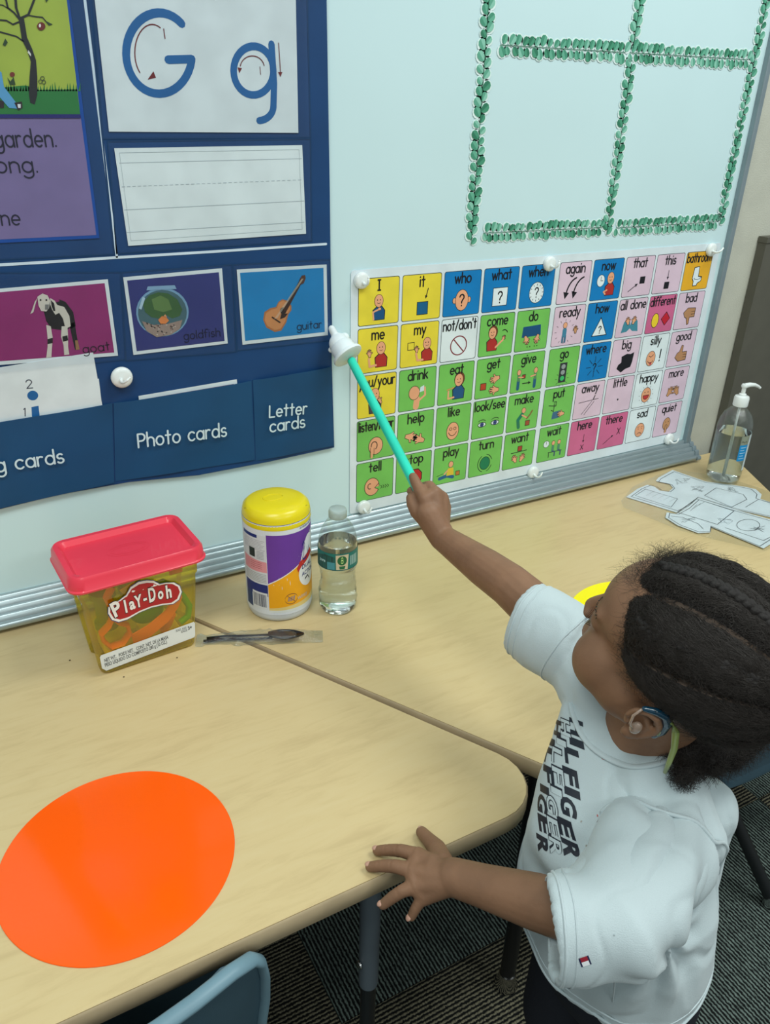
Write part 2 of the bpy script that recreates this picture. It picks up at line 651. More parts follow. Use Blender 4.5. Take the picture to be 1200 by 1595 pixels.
WALL_Z1 = 2.1
plain_box('wall_back', (-3.0, 0.02, FLOOR), (4.0, 0.12, WALL_Z1), M_wall, kind='structure')
fl = plain_box('floor', (-3.0, -4.0, FLOOR - 0.05), (4.0, 0.02, FLOOR - 0.006), mat('floor_backing', (40, 42, 42), rough=0.9), kind='structure')
CA, CB = carpet('carpet_pile_lengthwise', 0.0, (122, 138, 131)), carpet('carpet_pile_crosswise', PI / 2, (134, 129, 108))
tile_me = []
for m in (CA, CB):
    bm = bmesh.new()
    box(bm, (-0.2492, -0.2492, -0.006), (0.2492, 0.2492, 0.0), 0, 0.0012)
    tile_me.append(mesh_from(bm, 'carpet_tile', m, smooth=False))
for i in range(6):
    for j in range(5):
        a = new_obj('carpet_tile', tile_me[(i + j) % 2], fl)
        a.location = (-0.42 + 0.5 * i, -0.28 - 0.5 * j, FLOOR)
        a.rotation_euler = (0, 0, 0)

# whiteboard: enamel face, right frame and the ribbed tray along the bottom
XR = 1.5062
wb = empty('whiteboard', (0, 0, 0), label='large white magnetic whiteboard in an aluminium frame on the wall', cat='whiteboard')
plain_box('writing_surface', (-1.6, 0.0, 0.03), (XR, 0.018, 1.35), M_board, wb)
plain_box('side_frame', (XR, -0.012, 0.02), (XR + 0.013, 0.02, 1.35), M_alu2, wb, 0.002, label='grey aluminium strip down the right edge')
bm = bmesh.new()
prof = [(0.0, 0.047), (-0.003, 0.047), (-0.006, 0.0455), (-0.008, 0.039), (-0.013, 0.041), (-0.0155, 0.0385), (-0.0175, 0.032), (-0.0225, 0.034), (-0.025, 0.0315),
        (-0.027, 0.025), (-0.032, 0.027), (-0.0345, 0.0245), (-0.0365, 0.018), (-0.041, 0.018), (-0.0435, 0.0155), (-0.0445, 0.011), (-0.0425, 0.0075), (-0.039, 0.008), (0.0, 0.022)]
loft(bm, [[(-1.6, y, z) for y, z in prof], [(XR + 0.012, y, z) for y, z in prof]], True, True)
bmesh.ops.recalc_face_normals(bm, faces=bm.faces[:])
new_obj('marker_tray', mesh_from(bm, 'marker_tray', M_alu, True, 50), wb)
bm = bmesh.new()
loft(bm, [[(XR + 0.010, y * 1.06, z - 0.001 if z < .02 else z + 0.002) for y, z in prof], [(XR + 0.022, y * 1.06, z - 0.001 if z < .02 else z + 0.002) for y, z in prof]], True, True)
bmesh.ops.recalc_face_normals(bm, faces=bm.faces[:])
new_obj('tray_end_cap', mesh_from(bm, 'tray_end_cap', M_alu2, True, 40), wb)
# dark panel beyond the table end
pz = W(1186, 370)[2]
pn = empty('storage_cabinet', (1.64, 0, FLOOR), label='low dark grey brown cabinet against the wall beyond the hand sanitizer', cat='cabinet')
plain_box('body', (0.0, -0.004, 0.0), (1.2, 0.018, pz - FLOOR - .012), M_dark, pn)
plain_box('top_edge', (-0.002, -0.006, pz - FLOOR - .012), (1.202, 0.018, pz - FLOOR), M_dark, pn)

# ================================================================== TABLES
M_lam = lam()
M_edge = mat('tan_edge_band', (176, 156, 124), rough=0.5, var=0.05)
M_steel = mat('black_table_leg', (26, 28, 30), rough=0.35)
M_sleeve = mat('grey_leg_sleeve', (88, 98, 106), rough=0.45)
M_chrome = mat('chrome_glide', (200, 200, 200), rough=0.12, metal=1.0)
TH = 0.030


def round_poly(P, rs, n=8):
    out = []
    N = len(P)
    for i in range(N):
        a, b, c = Vector(P[i - 1]), Vector(P[i]), Vector(P[(i + 1) % N])
        d1, d2 = (a - b).normalized(), (c - b).normalized()
        ang = d1.angle(d2)
        t = rs[i] / math.tan(ang / 2)
        p1, p2 = b + d1 * t, b + d2 * t
        cen = b + (d1 + d2).normalized() * (rs[i] / math.sin(ang / 2))
        v1, v2 = p1 - cen, p2 - cen
        a1 = math.atan2(v1.y, v1.x)
        da = (math.atan2(v2.y, v2.x) - a1 + PI) % (2 * PI) - PI
        for k in range(n + 1):
            t_ = a1 + da * k / n
            out.append((cen.x + rs[i] * math.cos(t_), cen.y + rs[i] * math.sin(t_)))
    return out


def inset(P, d):
    c = []
    N = len(P)
    for i in range(N):
        a, b, e = Vector(P[i - 1]), Vector(P[i]), Vector(P[(i + 1) % N])
        n1 = Vector((-(b - a).y, (b - a).x)).normalized()
        n2 = Vector((-(e - b).y, (e - b).x)).normalized()
        k = (n1 + n2)
        k = k / max(k.length_squared, .1) * 2
        c.append(tuple(b + k * d))
    return c


def table(label, P, rs, legs):
    t = empty('classroom_table', (0, 0, 0), label=label, cat='table')
    out = round_poly(P, rs)
    ar = sum(out[i - 1][0] * out[i][1] - out[i][0] * out[i - 1][1] for i in range(len(out)))
    if ar < 0:
        out = out[::-1]
    bm = bmesh.new()
    ins = inset(out, 0.0025)
    loft(bm, [[(x, y, -0.0016) for x, y in ins], [(x, y, 0) for x, y in ins]], True, True)
    new_obj('tabletop', mesh_from(bm, 'tabletop', M_lam, smooth=False), t)
    bm = bmesh.new()
    rings = [[(x, y, -0.0016) for x, y in ins], [(x, y, -0.0008) for x, y in inset(out, 0.0022)], [(x, y, -0.003) for x, y in inset(out, 0.0)],
             [(x, y, -TH + .005) for x, y in out], [(x, y, -TH) for x, y in inset(out, 0.004)]]
    loft(bm, rings, True, True)
    bmesh.ops.recalc_face_normals(bm, faces=bm.faces[:])
    new_obj('edge_band', mesh_from(bm, 'edge_band', M_edge, True, 50), t)
    cx = sum(p[0] for p in out) / len(out)
    cy = sum(p[1] for p in out) / len(out)
    ap = inset(out, 0.06)
    for x, y, sleeve in legs:
        bm = bmesh.new()
        if sleeve:
            lathe(bm, [(0.0132, -TH), (0.0132, -0.282), (0.0127, -0.285)][::-1], 24, (x, y, 0))
            lg = new_obj('leg', mesh_from(bm, 'leg', M_sleeve, True, 40), t, label='grey upper sleeve with a black adjustable lower tube')
            bm = bmesh.new()
            lathe(bm, [(0.0105, FLOOR + .03), (0.0105, -0.28)], 24, (x, y, 0))
            new_obj('lower_tube', mesh_from(bm, 'lower_tube', M_steel, True, 40), lg)
            bm = bmesh.new()
            lathe(bm, [(0.003, 0), (0.006, 0.001), (0.006, .003), (0.003, .005)], 12, (0, 0, 0))
            sc = new_obj('screw', mesh_from(bm, 'screw', M_chrome, True, 40), lg)
            sc.location = (x - .0132, y - .002, -0.235)
            sc.rotation_euler = (0, -PI / 2, 0)
        else:
            lathe(bm, [(0.0125, FLOOR + .03), (0.0135, -TH)], 24, (x, y, 0))
            lg = new_obj('leg', mesh_from(bm, 'leg', M_steel, True, 40), t)
        bm = bmesh.new()
        lathe(bm, [(0.017, FLOOR), (0.019, FLOOR + .004), (0.019, FLOOR + .010), (0.015, FLOOR + .022), (0.0145, FLOOR + .034), (.0136, FLOOR + .036)], 24, (x, y, 0))
        new_obj('glide', mesh_from(bm, 'glide', M_chrome, True, 40), lg)
    return t


SL = (0.50, 0.866)
gx = lambda y: 0.1786 + (-y) * 0.5567     # seam between the tables, read at two points
YF = -0.6985
LT = table('light maple trapezoid table carrying the orange disc and the red lidded tub',
           [(gx(-.012) - .0012, -0.012), (gx(YF) + .006, YF), (-0.95, YF), (-0.55, -0.012)], [0.03, 0.062, .05, .05],
           [(0.315, -0.640, True), (0.12, -0.12, False), (-.55, -.55, True), (-.4, -.1, False)])
RT = table('light maple trapezoid table behind the child, under the colouring sheets',
           [(gx(-.012) + .0012, -0.012), (1.66, -0.012), (1.66 - .36, YF), (gx(YF) + .018, YF)], [0.03, .03, .06, .06],
           [(0.600, -0.604, False), (0.792, -0.30, False), (1.296, -.656, False), (1.5, -.1, False)])
# ---- coloured spot stickers
def disc(cx, cy, r, rgb, label):
    bm = bmesh.new()
    lathe(bm, [(r, 0.0002), (r, 0.0009), (r - .0006, 0.0013)], 96, (0, 0, 0))
    return new_obj('spot_sticker', mesh_from(bm, 'spot_sticker', mat('vinyl_%d' % rgb[1], rgb, rough=0.10, spec=0.4, bump=0.12, bscale=12, var=.001), True, 30), None, label, 'sticker',
                   loc=(cx, cy, 0.0), group='round spot stickers on the tables')


disc(0.049, -0.5415, 0.1265, (255, 92, 0), 'glossy orange round vinyl spot on the left table')
disc(0.915, -0.478, 0.1265, (250, 236, 10), 'yellow round vinyl spot on the table, mostly behind the face of the child')
# seam crumbs
for i, (u, v) in enumerate(((109, 1029), (193, 1055), (276, 1025))):
    bm = bmesh.new()
    ellipsoid(bm, (0, 0, 0.0008), (.0013, .0009, .0008), n=8, m=5)
    p = T(u, v)
    new_obj('crumb', mesh_from(bm, 'crumb', mat('dark_crumb', (50, 36, 24), rough=.9)), None, 'tiny dark crumb on the table, %s' % ('left of the red lidded tub', 'in front of the red lidded tub', 'under the right corner of the red lidded tub')[i], 'crumb', 'crumbs by the tub', loc=p)
# ================================================================== ON THE BOARD
def WP(pts, y):
    return [(float(W(u, v, y)[0]), float(W(u, v, y)[2])) for u, v in pts]


def ppm(u, v):
    a = W(u, v)
    return 1.0 / (np.linalg.norm(W(u, v + 1) - a))


def wall_fn(y0):
    return lambda x, z, h: (x, y0 - h, z)


def ptxt(art, s, p0, p1, hpx, rgb, L, y, w=None):
    a, b = WP([p0, p1], y)
    tot = sum(G[c][0] + .3 for c in s) - .3
    ln = math.dist(a, b)
    h = hpx / ppm(*p0)
    art.text(s, a[0], a[1], h, rgb, L, w=(w / ppm(*p0) if w else h * .16), wmax=None, align='l', ang=math.degrees(math.atan2(b[1] - a[1], b[0] - a[0])), sx=ln / tot / h)


def wsheet(name, px, y, th, m, parent=None, **kw):
    pts = [(x, y, z) for x, z in WP(px, y)]
    return new_obj(name, sheet_mesh(name, pts, (0, -1, 0), th, m), parent, **kw)


NAVY = mat('navy_nylon', (12, 62, 112), rough=0.55, bump=0.4, bscale=25, var=0.05, vscale=9)
NAVY2 = mat('navy_nylon_pocket', (14, 72, 114), rough=0.6, bump=0.4, bscale=30, var=0.05, vscale=9)
PIPE = mat('white_piping', (205, 222, 235), rough=0.5)
VINYL = clear('clear_vinyl', (253, 254, 255), rough=0.06, weight=0.985, edge=.25)
CARD = mat('white_card', (218, 228, 230), rough=0.35)
Y0 = -0.006
pc = empty('pocket_chart', tuple(W(260, 500)), label='navy nylon pocket chart with clear windows hanging on the whiteboard', cat='pocket chart')
pc.location = (0, 0, 0)
base_px = [(0, 793), (90, 771), (200, 751), (310, 740), (420, 719), (521, 697), (517, 560), (514, 300), (508, -60), (-170, -75), (-160, 840)]
wsheet('backing_cloth', base_px, Y0, 0.004, NAVY, pc)


def pocket(px, bulge=0.006, y=Y0 - .001):
    """cloth pocket: grid surface that bellies out, quad px TL TR BR BL"""
    bm = bmesh.new()
    n, m = 14, 8
    tl, tr, br, bl = [Vector(W(u, v, y)) for u, v in px]
    fr, bk = [], []
    for j in range(m + 1):
        t = j / m
        row = []
        for i in range(n + 1):
            s = i / n
            p = (tl * (1 - s) + tr * s) * (1 - t) + (bl * (1 - s) + br * s) * t
            b = bulge * (math.sin(PI * s) ** .6) * (1 - t * .75) + .0008 * math.sin(9 * s + 5 * t)
            row.append((p.x, p.y - b, p.z))
        fr.append(row)
        bk.append([(a, b2 + .0012, c) for a, b2, c in row])
    loft(bm, [r + b[::-1] for r, b in zip(fr, bk)], True, True)
    bmesh.ops.recalc_face_normals(bm, faces=bm.faces[:])
    return new_obj('pocket', mesh_from(bm, 'pocket', NAVY2, True, 50), pc)


pocket([(-140, 678), (175, 628), (178, 752), (-140, 822)])
pocket([(177, 628), (392, 593), (397, 716), (180, 750)])
pocket([(394, 592), (516, 571), (520, 694), (399, 718)])
for px, wd_ in (([(127, -40), (132, 0), (157, 200), (182, 400)], 5), ([(-60, 416), (60, 409), (182, 401), (330, 392), (508, 380)], 4.5)):
    a = Art()
    a.stroke(WP(px, Y0), wd_ / ppm(*px[0]), PIPE, 1)
    a.build('piping', pc, wall_fn(Y0))
for px in ([(-80, -50), (133, -50), (178, 396), (-80, 408)], [(141, -50), (478, -50), (484, 214), (160, 216)], [(168, 220), (484, 216), (486, 375), (182, 395)],
           [(-30, 425), (188, 424), (196, 560), (-30, 585)], [(190, 424), (362, 412), (368, 548), (196, 562)], [(364, 412), (514, 404), (517, 530), (370, 546)]):
    pts = [(x, Y0 - .0042, z) for x, z in WP(px, Y0 - .0042)]
    new_obj('clear_window', sheet_mesh('clear_window', pts, (0, -1, 0), .0003, VINYL), pc)
    a = Art()
    a.stroke(WP(px, Y0), .0022, (14, 58, 100), 1, closed=True)
    a.build('window_seam', pc, wall_fn(Y0))


def card(name, px, label, cat, group=None, m=CARD, y=Y0 - .0015):
    o = wsheet(name, px, y, 0.0008, m, None, label=label, cat=cat, group=group)
    return o, y


# story card
o, y = card('story_card', [(-110, -45), (102, -45), (108, 0), (155, 371), (-110, 384)], 'story card with a bare apple tree over a purple text panel', 'card', m=mat('cobalt_card', (16, 76, 160), rough=0.4))
a = Art()
LIME, GRN, PUR = (166, 184, 74), (44, 122, 62), (126, 112, 158)
a.poly(WP([(-110, -45), (98, -45), (104, 0), (125, 178), (-110, 178)], y), LIME, 0)
a.poly(WP([(-110, 140), (-20, 138), (40, 133), (60, 140), (120, 139), (125, 178), (-110, 178)], y), GRN, 1)
for i in range(34):
    u = -30 + i * 4.6
    h = random.uniform(5, 15)
    a.poly(WP([(u, 142), (u + 3.4, 142), (u + 1.7 + random.uniform(-2, 2), 142 - h)], y), GRN, 1)
BK = (40, 42, 44)
a.poly(WP([(28, 25), (37, 27), (42, 58), (50, 76), (56, 94), (58, 120), (58, 148), (54, 163), (47, 160), (45, 146), (46, 120), (48, 96), (42, 78), (34, 62), (31, 42)], y), BK, 3)
for br, w_ in (([(30, 30), (22, 20), (12, 12), (8, -6)], 3), ([(31, 30), (25, 12), (24, -2), (32, -20)], 4), ([(33, 28), (44, 23), (50, 8), (56, -8)], 3.4), ([(45, 24), (56, 26), (66, 27), (72, 34), (80, 38)], 2),
               ([(30, 34), (20, 38), (10, 32), (-12, 30)], 2.4), ([(36, 64), (26, 57), (12, 53), (-14, 46)], 2.4), ([(14, 14), (4, 8), (-10, 6)], 1.6)):
    a.stroke(WP(br, y), w_ / ppm(30, 30), BK, 3)
for c, r, col in (((64, 41), 6.5, (112, 44, 40)), ((19, 116), 4, (120, 52, 44))):
    a.poly(WP(arc(c[0], c[1], r, r, 0, 340, 14), y), col, 4)
a.poly(WP(arc(62, 40, 1.8, 3, 0, 340, 8), y), (225, 220, 215), 5)
for q in ([(70, 33), (78, 36), (82, 38), (76, 40)], [(8, 60), (12, 66), (8, 72), (4, 70)], [(68, -6), (76, -2), (72, 4)], [(21, 120), (24, 132), (15, 132), (11, 120), (16, 127)]):
    a.poly(WP(q, y), (48, 70, 44), 4)
a.poly(WP([(-20, 105), (2, 112), (6, 135), (22, 156), (32, 170), (14, 168), (0, 152), (-20, 140)], y), (92, 160, 206), 4)
a.poly(WP([(22, 160), (34, 158), (35, 168), (28, 172)], y), (50, 40, 44), 5)
a.poly(WP([(27, 162), (32, 162), (32, 168), (28, 168)], y), (228, 230, 232), 6)
a.poly(WP([(-4, 155), (6, 158), (6, 168), (-4, 168)], y), (50, 40, 44), 5)
a.poly(WP([(44, 78), (48, 84), (48, 88), (43, 82)], y), (220, 220, 215), 5)
for p in ((66, 122), (68, 128), (63, 127)):
    a.stroke(WP(arc(p[0], p[1], 3, 3, 0, 360, 8), y), 1 / ppm(60, 120), (60, 70, 50), 4)
a.poly(WP([(-110, 178), (125, 178), (126, 184), (-110, 184)], y), (40, 40, 112), 5)
a.poly(WP([(-110, 184), (126, 184), (150, 366), (-110, 378)], y), PUR, 0)
TX = (36, 34, 52)
ptxt(a, 'garden.', (-7, 229), (88, 228), 17, TX, 2, y)
ptxt(a, 'long.', (-12, 269), (59, 268), 16, TX, 2, y)
ptxt(a, 'one', (-14, 351), (32, 350), 15, TX, 2, y)
a.build('printed_page', o, wall_fn(y))

# letter card Gg
BLU = (30, 98, 158)
RED = (112, 32, 34)
o, y = card('letter_card', [(142, -52), (460, -52), (465, 207), (170, 205)], 'white card with the blue letters G and g and stroke arrows', 'card')
a = Art()
sw = 13.5 / ppm(250, 80)
a.stroke(WP(arc(248, 83, 51.5, 63, -47, -351, 34), y), sw, BLU, 0)
a.stroke(WP([(299, 92), (262, 93)], y), sw, BLU, .5)
a.stroke(WP(arc(395, 110, 31, 38, 0, 360, 30), y), 12 / ppm(400, 100), BLU, 0)
a.stroke(WP([(423, 69), (427, 130), (426, 168)] + arc(402, 166, 24, 22, 0, 85, 8), y), 12 / ppm(400, 100), BLU, 0)
a.stroke(WP(arc(237, 82, 27, 44, -62, -225, 18), y), 1.8 / ppm(250, 80), RED, 1)
a.poly(WP([(230, 124), (243, 121), (239, 111)], y), RED, 1)
a.stroke(WP([(255, 45), (257, 60)], y), 1.6 / ppm(250, 80), RED, 1)
a.stroke(WP(arc(393, 106, 19, 19, -12, -170, 12), y), 1.6 / ppm(250, 80), RED, 1)
a.poly(WP([(370, 105), (377, 106), (373, 114)], y), RED, 1)
a.stroke(WP([(405, 104), (406, 116)], y), 1.3 / ppm(250, 80), RED, 1)
a.stroke(WP([(434, 67), (437, 113)], y), 1.6 / ppm(250, 80), RED, 1)
a.poly(WP([(433, 112), (440, 112), (437, 120)], y), RED, 1)
a.build('printed_letters', o, wall_fn(y))

# lined strip
o, y = card('writing_strip', [(178, 231), (471, 226), (477, 364), (200, 383)], 'blank white writing strip ruled with faint lines', 'card', m=mat('wipe_card', (228, 238, 238), rough=.3))
a = Art()
GR = (168, 180, 184)
for p, q in (((186, 254), (470, 247)), ((194, 327), (474, 313)), ((198, 362), (474, 346))):
    a.stroke(WP([p, q], y), .8 / ppm(300, 300), GR, 0)
for k in range(34):
    t0, t1 = k / 34, (k + .55) / 34
    a.stroke(WP([(190 + 283 * t0, 291 - 11 * t0), (190 + 283 * t1, 291 - 11 * t1)], y), .8 / ppm(300, 300), GR, 0)
a.stroke(WP([(186, 238), (466, 233), (471, 357), (204, 375)], y), .5 / ppm(300, 300), GR, 0, closed=True)
a.build('ruled_lines', o, wall_fn(y))

# photo cards
GP = 'picture cards in the clear windows'
o, y = card('photo_card', [(-26, 452), (168, 435), (184, 554), (-6, 569)], 'magenta picture card of a goat', 'card', GP)
a = Art()
a.poly(WP([(-22, 457), (163, 441), (178, 549), (-4, 563)], y), (142, 46, 108), 0)
WH, TAN, DK = (205, 200, 188), (150, 112, 80), (34, 32, 34)
a.poly(WP([(70, 470), (84, 472), (96, 468), (104, 478), (110, 500), (108, 512), (96, 514), (80, 512), (72, 500), (68, 484)], y), DK, 1)
a.poly(WP([(92, 466), (102, 470), (114, 486), (118, 508), (110, 512), (104, 500), (96, 484)], y), DK, 2)
a.poly(WP([(86, 474), (100, 478), (108, 492), (110, 508), (102, 512), (98, 496), (90, 484)], y), WH, 3)
for q in ([(72, 506), (79, 508), (82, 526), (81, 540), (80, 556), (72, 557), (74, 540), (74, 526)], [(96, 508), (105, 508), (106, 524), (106, 540), (108, 552), (100, 553), (99, 538), (95, 524)]):
    a.poly(WP(q, y), WH, 2)
a.poly(WP([(108, 504), (116, 502), (119, 520), (123, 542), (117, 545), (112, 524)], y), DK, 2)
a.poly(WP([(117, 530), (121, 530), (124, 544), (118, 545)], y), TAN, 3)
for q in ([(74, 528), (82, 526), (82, 534), (74, 536)], [(97, 524), (105, 522), (106, 530), (98, 532)]):
    a.poly(WP(q, y), DK, 3)
a.poly(WP([(58, 462), (66, 457), (74, 460), (78, 468), (76, 480), (72, 485), (64, 484), (60, 476)], y), WH, 4)
a.poly(WP([(58, 464), (55, 474), (52, 486), (47, 489), (50, 482), (54, 470)], y), WH, 4)
a.poly(WP([(78, 464), (85, 468), (91, 478), (92, 487), (86, 490), (81, 482), (78, 474)], y), WH, 5)
a.poly(WP([(79, 467), (84, 472), (86, 484), (83, 484), (80, 476)], y), DK, 6)
a.poly(WP([(70, 474), (76, 474), (75, 482), (70, 482)], y), (120, 120, 118), 6)
for p in ((63, 467), (72, 467)):
    a.poly(WP(arc(p[0], p[1], 1.5, 1.5, 0, 330, 7), y), DK, 6)
ptxt(a, 'goat', (130, 550), (171, 545), 8.5, (30, 20, 34), 3, y)
a.build('goat_picture', o, wall_fn(y))
o, y = card('photo_card', [(192, 432), (346, 418), (355, 535), (208, 553)], 'indigo picture card of a goldfish in a round bowl', 'card', GP)
a = Art()
a.poly(WP([(198, 437), (341, 424), (350, 531), (213, 547)], y), (50, 56, 118), 0)
a.poly(WP(arc(253, 486, 41, 38, 0, 350, 26), y), (120, 160, 190), 1)
a.poly(WP(arc(253, 487, 38, 35.5, 0, 350, 26), y), (72, 104, 112), 2)
a.poly(WP([(228, 452), (230, 446), (272, 444), (275, 450)], y), (130, 165, 195), 3)
a.poly(WP([(222, 472), (232, 460), (246, 455), (262, 457), (276, 466), (284, 482), (280, 492), (268, 496), (258, 490), (248, 496), (236, 494), (226, 486)], y), (62, 98, 58), 3)
a.poly(WP([(236, 466), (250, 460), (262, 466), (268, 482), (254, 486), (240, 482)], y), (96, 128, 74), 4)
a.poly(WP([(221, 500), (240, 506), (262, 504), (284, 498), (280, 512), (266, 521), (244, 525), (228, 515)], y), (150, 132, 122), 4)
for k in range(46):
    u, v = random.uniform(226, 280), random.uniform(503, 522)
    if abs(u - 253) < 30 - (v - 503):
        a.poly(WP(arc(u, v, 1.3, 1.0, 0, 300, 5), y), random.choice([(60, 52, 50), (190, 180, 170), (110, 90, 84)]), 5)
a.poly(WP([(246, 498), (252, 492), (258, 493), (263, 499), (258, 504), (250, 504)], y), (214, 130, 72), 6)
a.poly(WP([(254, 493), (257, 489), (260, 494)], y), (224, 160, 110), 6)
a.poly(WP([(216, 480), (222, 462), (226, 464), (220, 482)], y), (170, 198, 215), 6)
ptxt(a, 'goldfish', (287, 529), (343, 523), 8, (20, 24, 52), 3, y)
a.build('goldfish_picture', o, wall_fn(y))
o, y = card('photo_card', [(369, 420), (509, 412), (511, 522), (378, 537)], 'sky blue picture card of a guitar', 'card', GP)
a = Art()
a.poly(WP([(374, 425), (504, 417), (506, 517), (382, 531)], y), (24, 128, 188), 0)
a.poly(WP([(434, 470), (440, 466), (447, 468), (454, 476), (454, 483), (449, 490), (446, 502), (438, 515), (428, 517), (415, 510), (410, 498), (412, 486), (421, 480), (430, 478)], y), (176, 112, 66), 1)
a.poly(WP([(434, 472), (440, 468), (446, 470), (452, 477), (452, 482), (447, 489), (444, 501), (437, 512), (428, 514), (417, 508), (412, 498), (414, 488), (423, 482), (431, 480)], y), (204, 138, 86), 2)
a.poly(WP(arc(441, 484, 5, 5.5, 0, 340, 14), y), (46, 30, 24), 3)
a.poly(WP([(441, 482), (446, 485), (467, 446), (472, 434), (469, 432), (463, 443)], y), (62, 40, 30), 4)
a.poly(WP([(466, 436), (470, 429), (475, 428), (476, 433), (473, 441), (468, 443)], y), (84, 52, 38), 5)
a.poly(WP([(438, 489), (448, 488), (444, 494), (436, 497)], y), (50, 34, 28), 4)
a.stroke(WP([(424, 494), (436, 502)], y), 2.2 / ppm(430, 500), (60, 36, 26), 4)
for k in range(3):
    a.stroke(WP([(427 + k * 2, 497 - k), (470 + k, 434)], y), .35 / ppm(430, 500), (225, 215, 190), 6)
ptxt(a, 'guitar', (463, 514), (501, 510), 7.5, (16, 34, 62), 3, y)
a.build('guitar_picture', o, wall_fn(y))
# cards standing in the lower pockets
o, y = card('letter_card', [(-60, 582), (145, 549), (161, 640), (-60, 672)], 'white card with a blue letter i stroke guide in the lower left pocket', 'card', y=Y0 - .0022)
a = Art()
a.poly(WP(arc(51, 616, 8.5, 7.5, 0, 350, 20), y), BLU, 0)
a.poly(WP([(49, 634), (60, 632), (62, 650), (50, 652)], y), BLU, 0)
ptxt(a, '2', (42, 605), (51, 604), 8.5, (60, 66, 80), 0, y)
ptxt(a, '1', (37, 648), (40, 648), 8, (60, 66, 80), 0, y)
a.build('printed_letter', o, wall_fn(y))
o, y = card('letter_card', [(60, 600), (154, 590), (160, 640), (66, 655)], 'white card edge just showing behind the letter i card', 'card', y=Y0 - .0012)
o, y = card('photo_card', [(216, 617), (369, 591), (374, 645), (220, 673)], 'spare picture card with only its white top edge above the middle pocket', 'card', y=Y0 - .0018)
a = Art()
a.poly(WP([(222, 622), (364, 598), (368, 636), (226, 660)], y), (84, 50, 96), 0)
a.build('printed_picture', o, wall_fn(y))
a = Art()
LT_ = (206, 226, 232)
yp = Y0 - .0085
ptxt(a, 'Photo cards', (216, 697), (353, 679), 13.5, LT_, 0, yp, 2.6)
a.build('pocket_lettering', pc, wall_fn(yp))
a = Art()
ptxt(a, 'Letter', (420, 650), (478, 644), 11.5, LT_, 0, yp, 2.4)
ptxt(a, 'cards', (421, 673), (475, 665), 11.5, LT_, 0, yp, 2.4)
a.build('pocket_lettering', pc, wall_fn(yp))
a = Art()
ptxt(a, 'ng cards', (-22, 738), (100, 720), 14, LT_, 0, yp, 2.7)
a.build('pocket_lettering', pc, wall_fn(yp))

# ---------------------------------------------------------------- leaf border strips
def leaf_mesh(i, base, dark):
    bm = bmesh.new()
    n = 10
    out = []
    for k in range(n):
        t = 2 * PI * k / n
        y_ = .5 - .5 * math.cos(t)
        x_ = .42 * math.sin(t) * (0.72 + .38 * y_)
        out.append((x_, y_))
    L = .0162
    top = [bm.verts.new((x * L, y * L, .0006)) for x, y in out]
    bot = [bm.verts.new((x * L, y * L, .0001)) for x, y in out]
    tip, root = top[n // 2], top[0]
    right = [root] + top[1:n // 2] + [tip]
    left = [tip] + top[n // 2 + 1:] + [root]
    f = bm.faces.new(right)
    f.material_index = 0
    f = bm.faces.new(left)
    f.material_index = 1
    for k in range(n):
        bm.faces.new((bot[k], bot[(k + 1) % n], top[(k + 1) % n], top[k]))
    bmesh.ops.recalc_face_normals(bm, faces=bm.faces[:])
    return mesh_from(bm, 'leaf', [base, dark], smooth=False)


LV = [leaf_mesh(0, ink((104, 178, 150)), ink((74, 150, 122))), leaf_mesh(1, ink((140, 202, 180)), ink((98, 170, 144))), leaf_mesh(2, ink((74, 152, 120)), ink((52, 124, 96)))]
M_back = mat('die_cut_paper', (226, 244, 242), rough=.5)
rl = random.Random(3)


def strip(p0, p1, label, step=.0158, wid=1.0, y0=-.0006, lo=24, hi=52):
    a_, b_ = [Vector(q) for q in WP([p0, p1], 0)]
    d = b_ - a_
    Ln = d.length
    d.normalize()
    nrm = Vector((-d.y, d.x))
    root = empty('leaf_border', (0, 0, 0), label=label, cat='border trim', group='leafy border strips on the whiteboard')
    art = Art()
    k = int(Ln / step)
    places = []
    for i in range(k):
        c = a_ + d * (i + .5) * Ln / k
        for sd in (1, -1):
            ang = math.radians(rl.uniform(lo, hi)) * sd
            dr = d * math.cos(ang) + nrm * math.sin(ang)
            places.append((c + d * (rl.uniform(-.001, .001) + sd * Ln / k * .25) + (nrm * sd * .0015), dr, rl.uniform(.8, 1.08) * wid))
    mb = art.mi(M_back)
    for c, dr, s in places:
        q = Vector((-dr.y, dr.x))
        art.poly([tuple(c + dr * (.5 - .62 * math.cos(t)) * .0162 * s + q * .0096 * s * math.sin(t)) for t in [2 * PI * j / 12 for j in range(12)]], M_back, 0)
    bk = art.build('paper_backing', root, wall_fn(y0 - .0002))
    art = Art()
    art.stroke([tuple(a_ + d * t) for t in (0.003, Ln - .003)], .0011, (44, 112, 84), 0)
    art.build('stem', root, wall_fn(y0 - .0013))
    for n_, (c, dr, s) in enumerate(places):
        l = bpy.data.objects.new('leaf', LV[rl.choice([0, 0, 1, 1, 2])])
        COL.objects.link(l)
        l.parent = root
        q = Vector((-dr.y, dr.x))
        # local x -> -q (in wall plane), local y -> dr, local z -> -Y (towards the room)
        l.matrix_local = Matrix(((q.x * -s, dr.x * s, 0, c.x), (0, 0, -1, y0 - .00035 - .00018 * (n_ % 3)), (q.y * -s, dr.y * s, 0, c.y), (0, 0, 0, 1)))
    return root


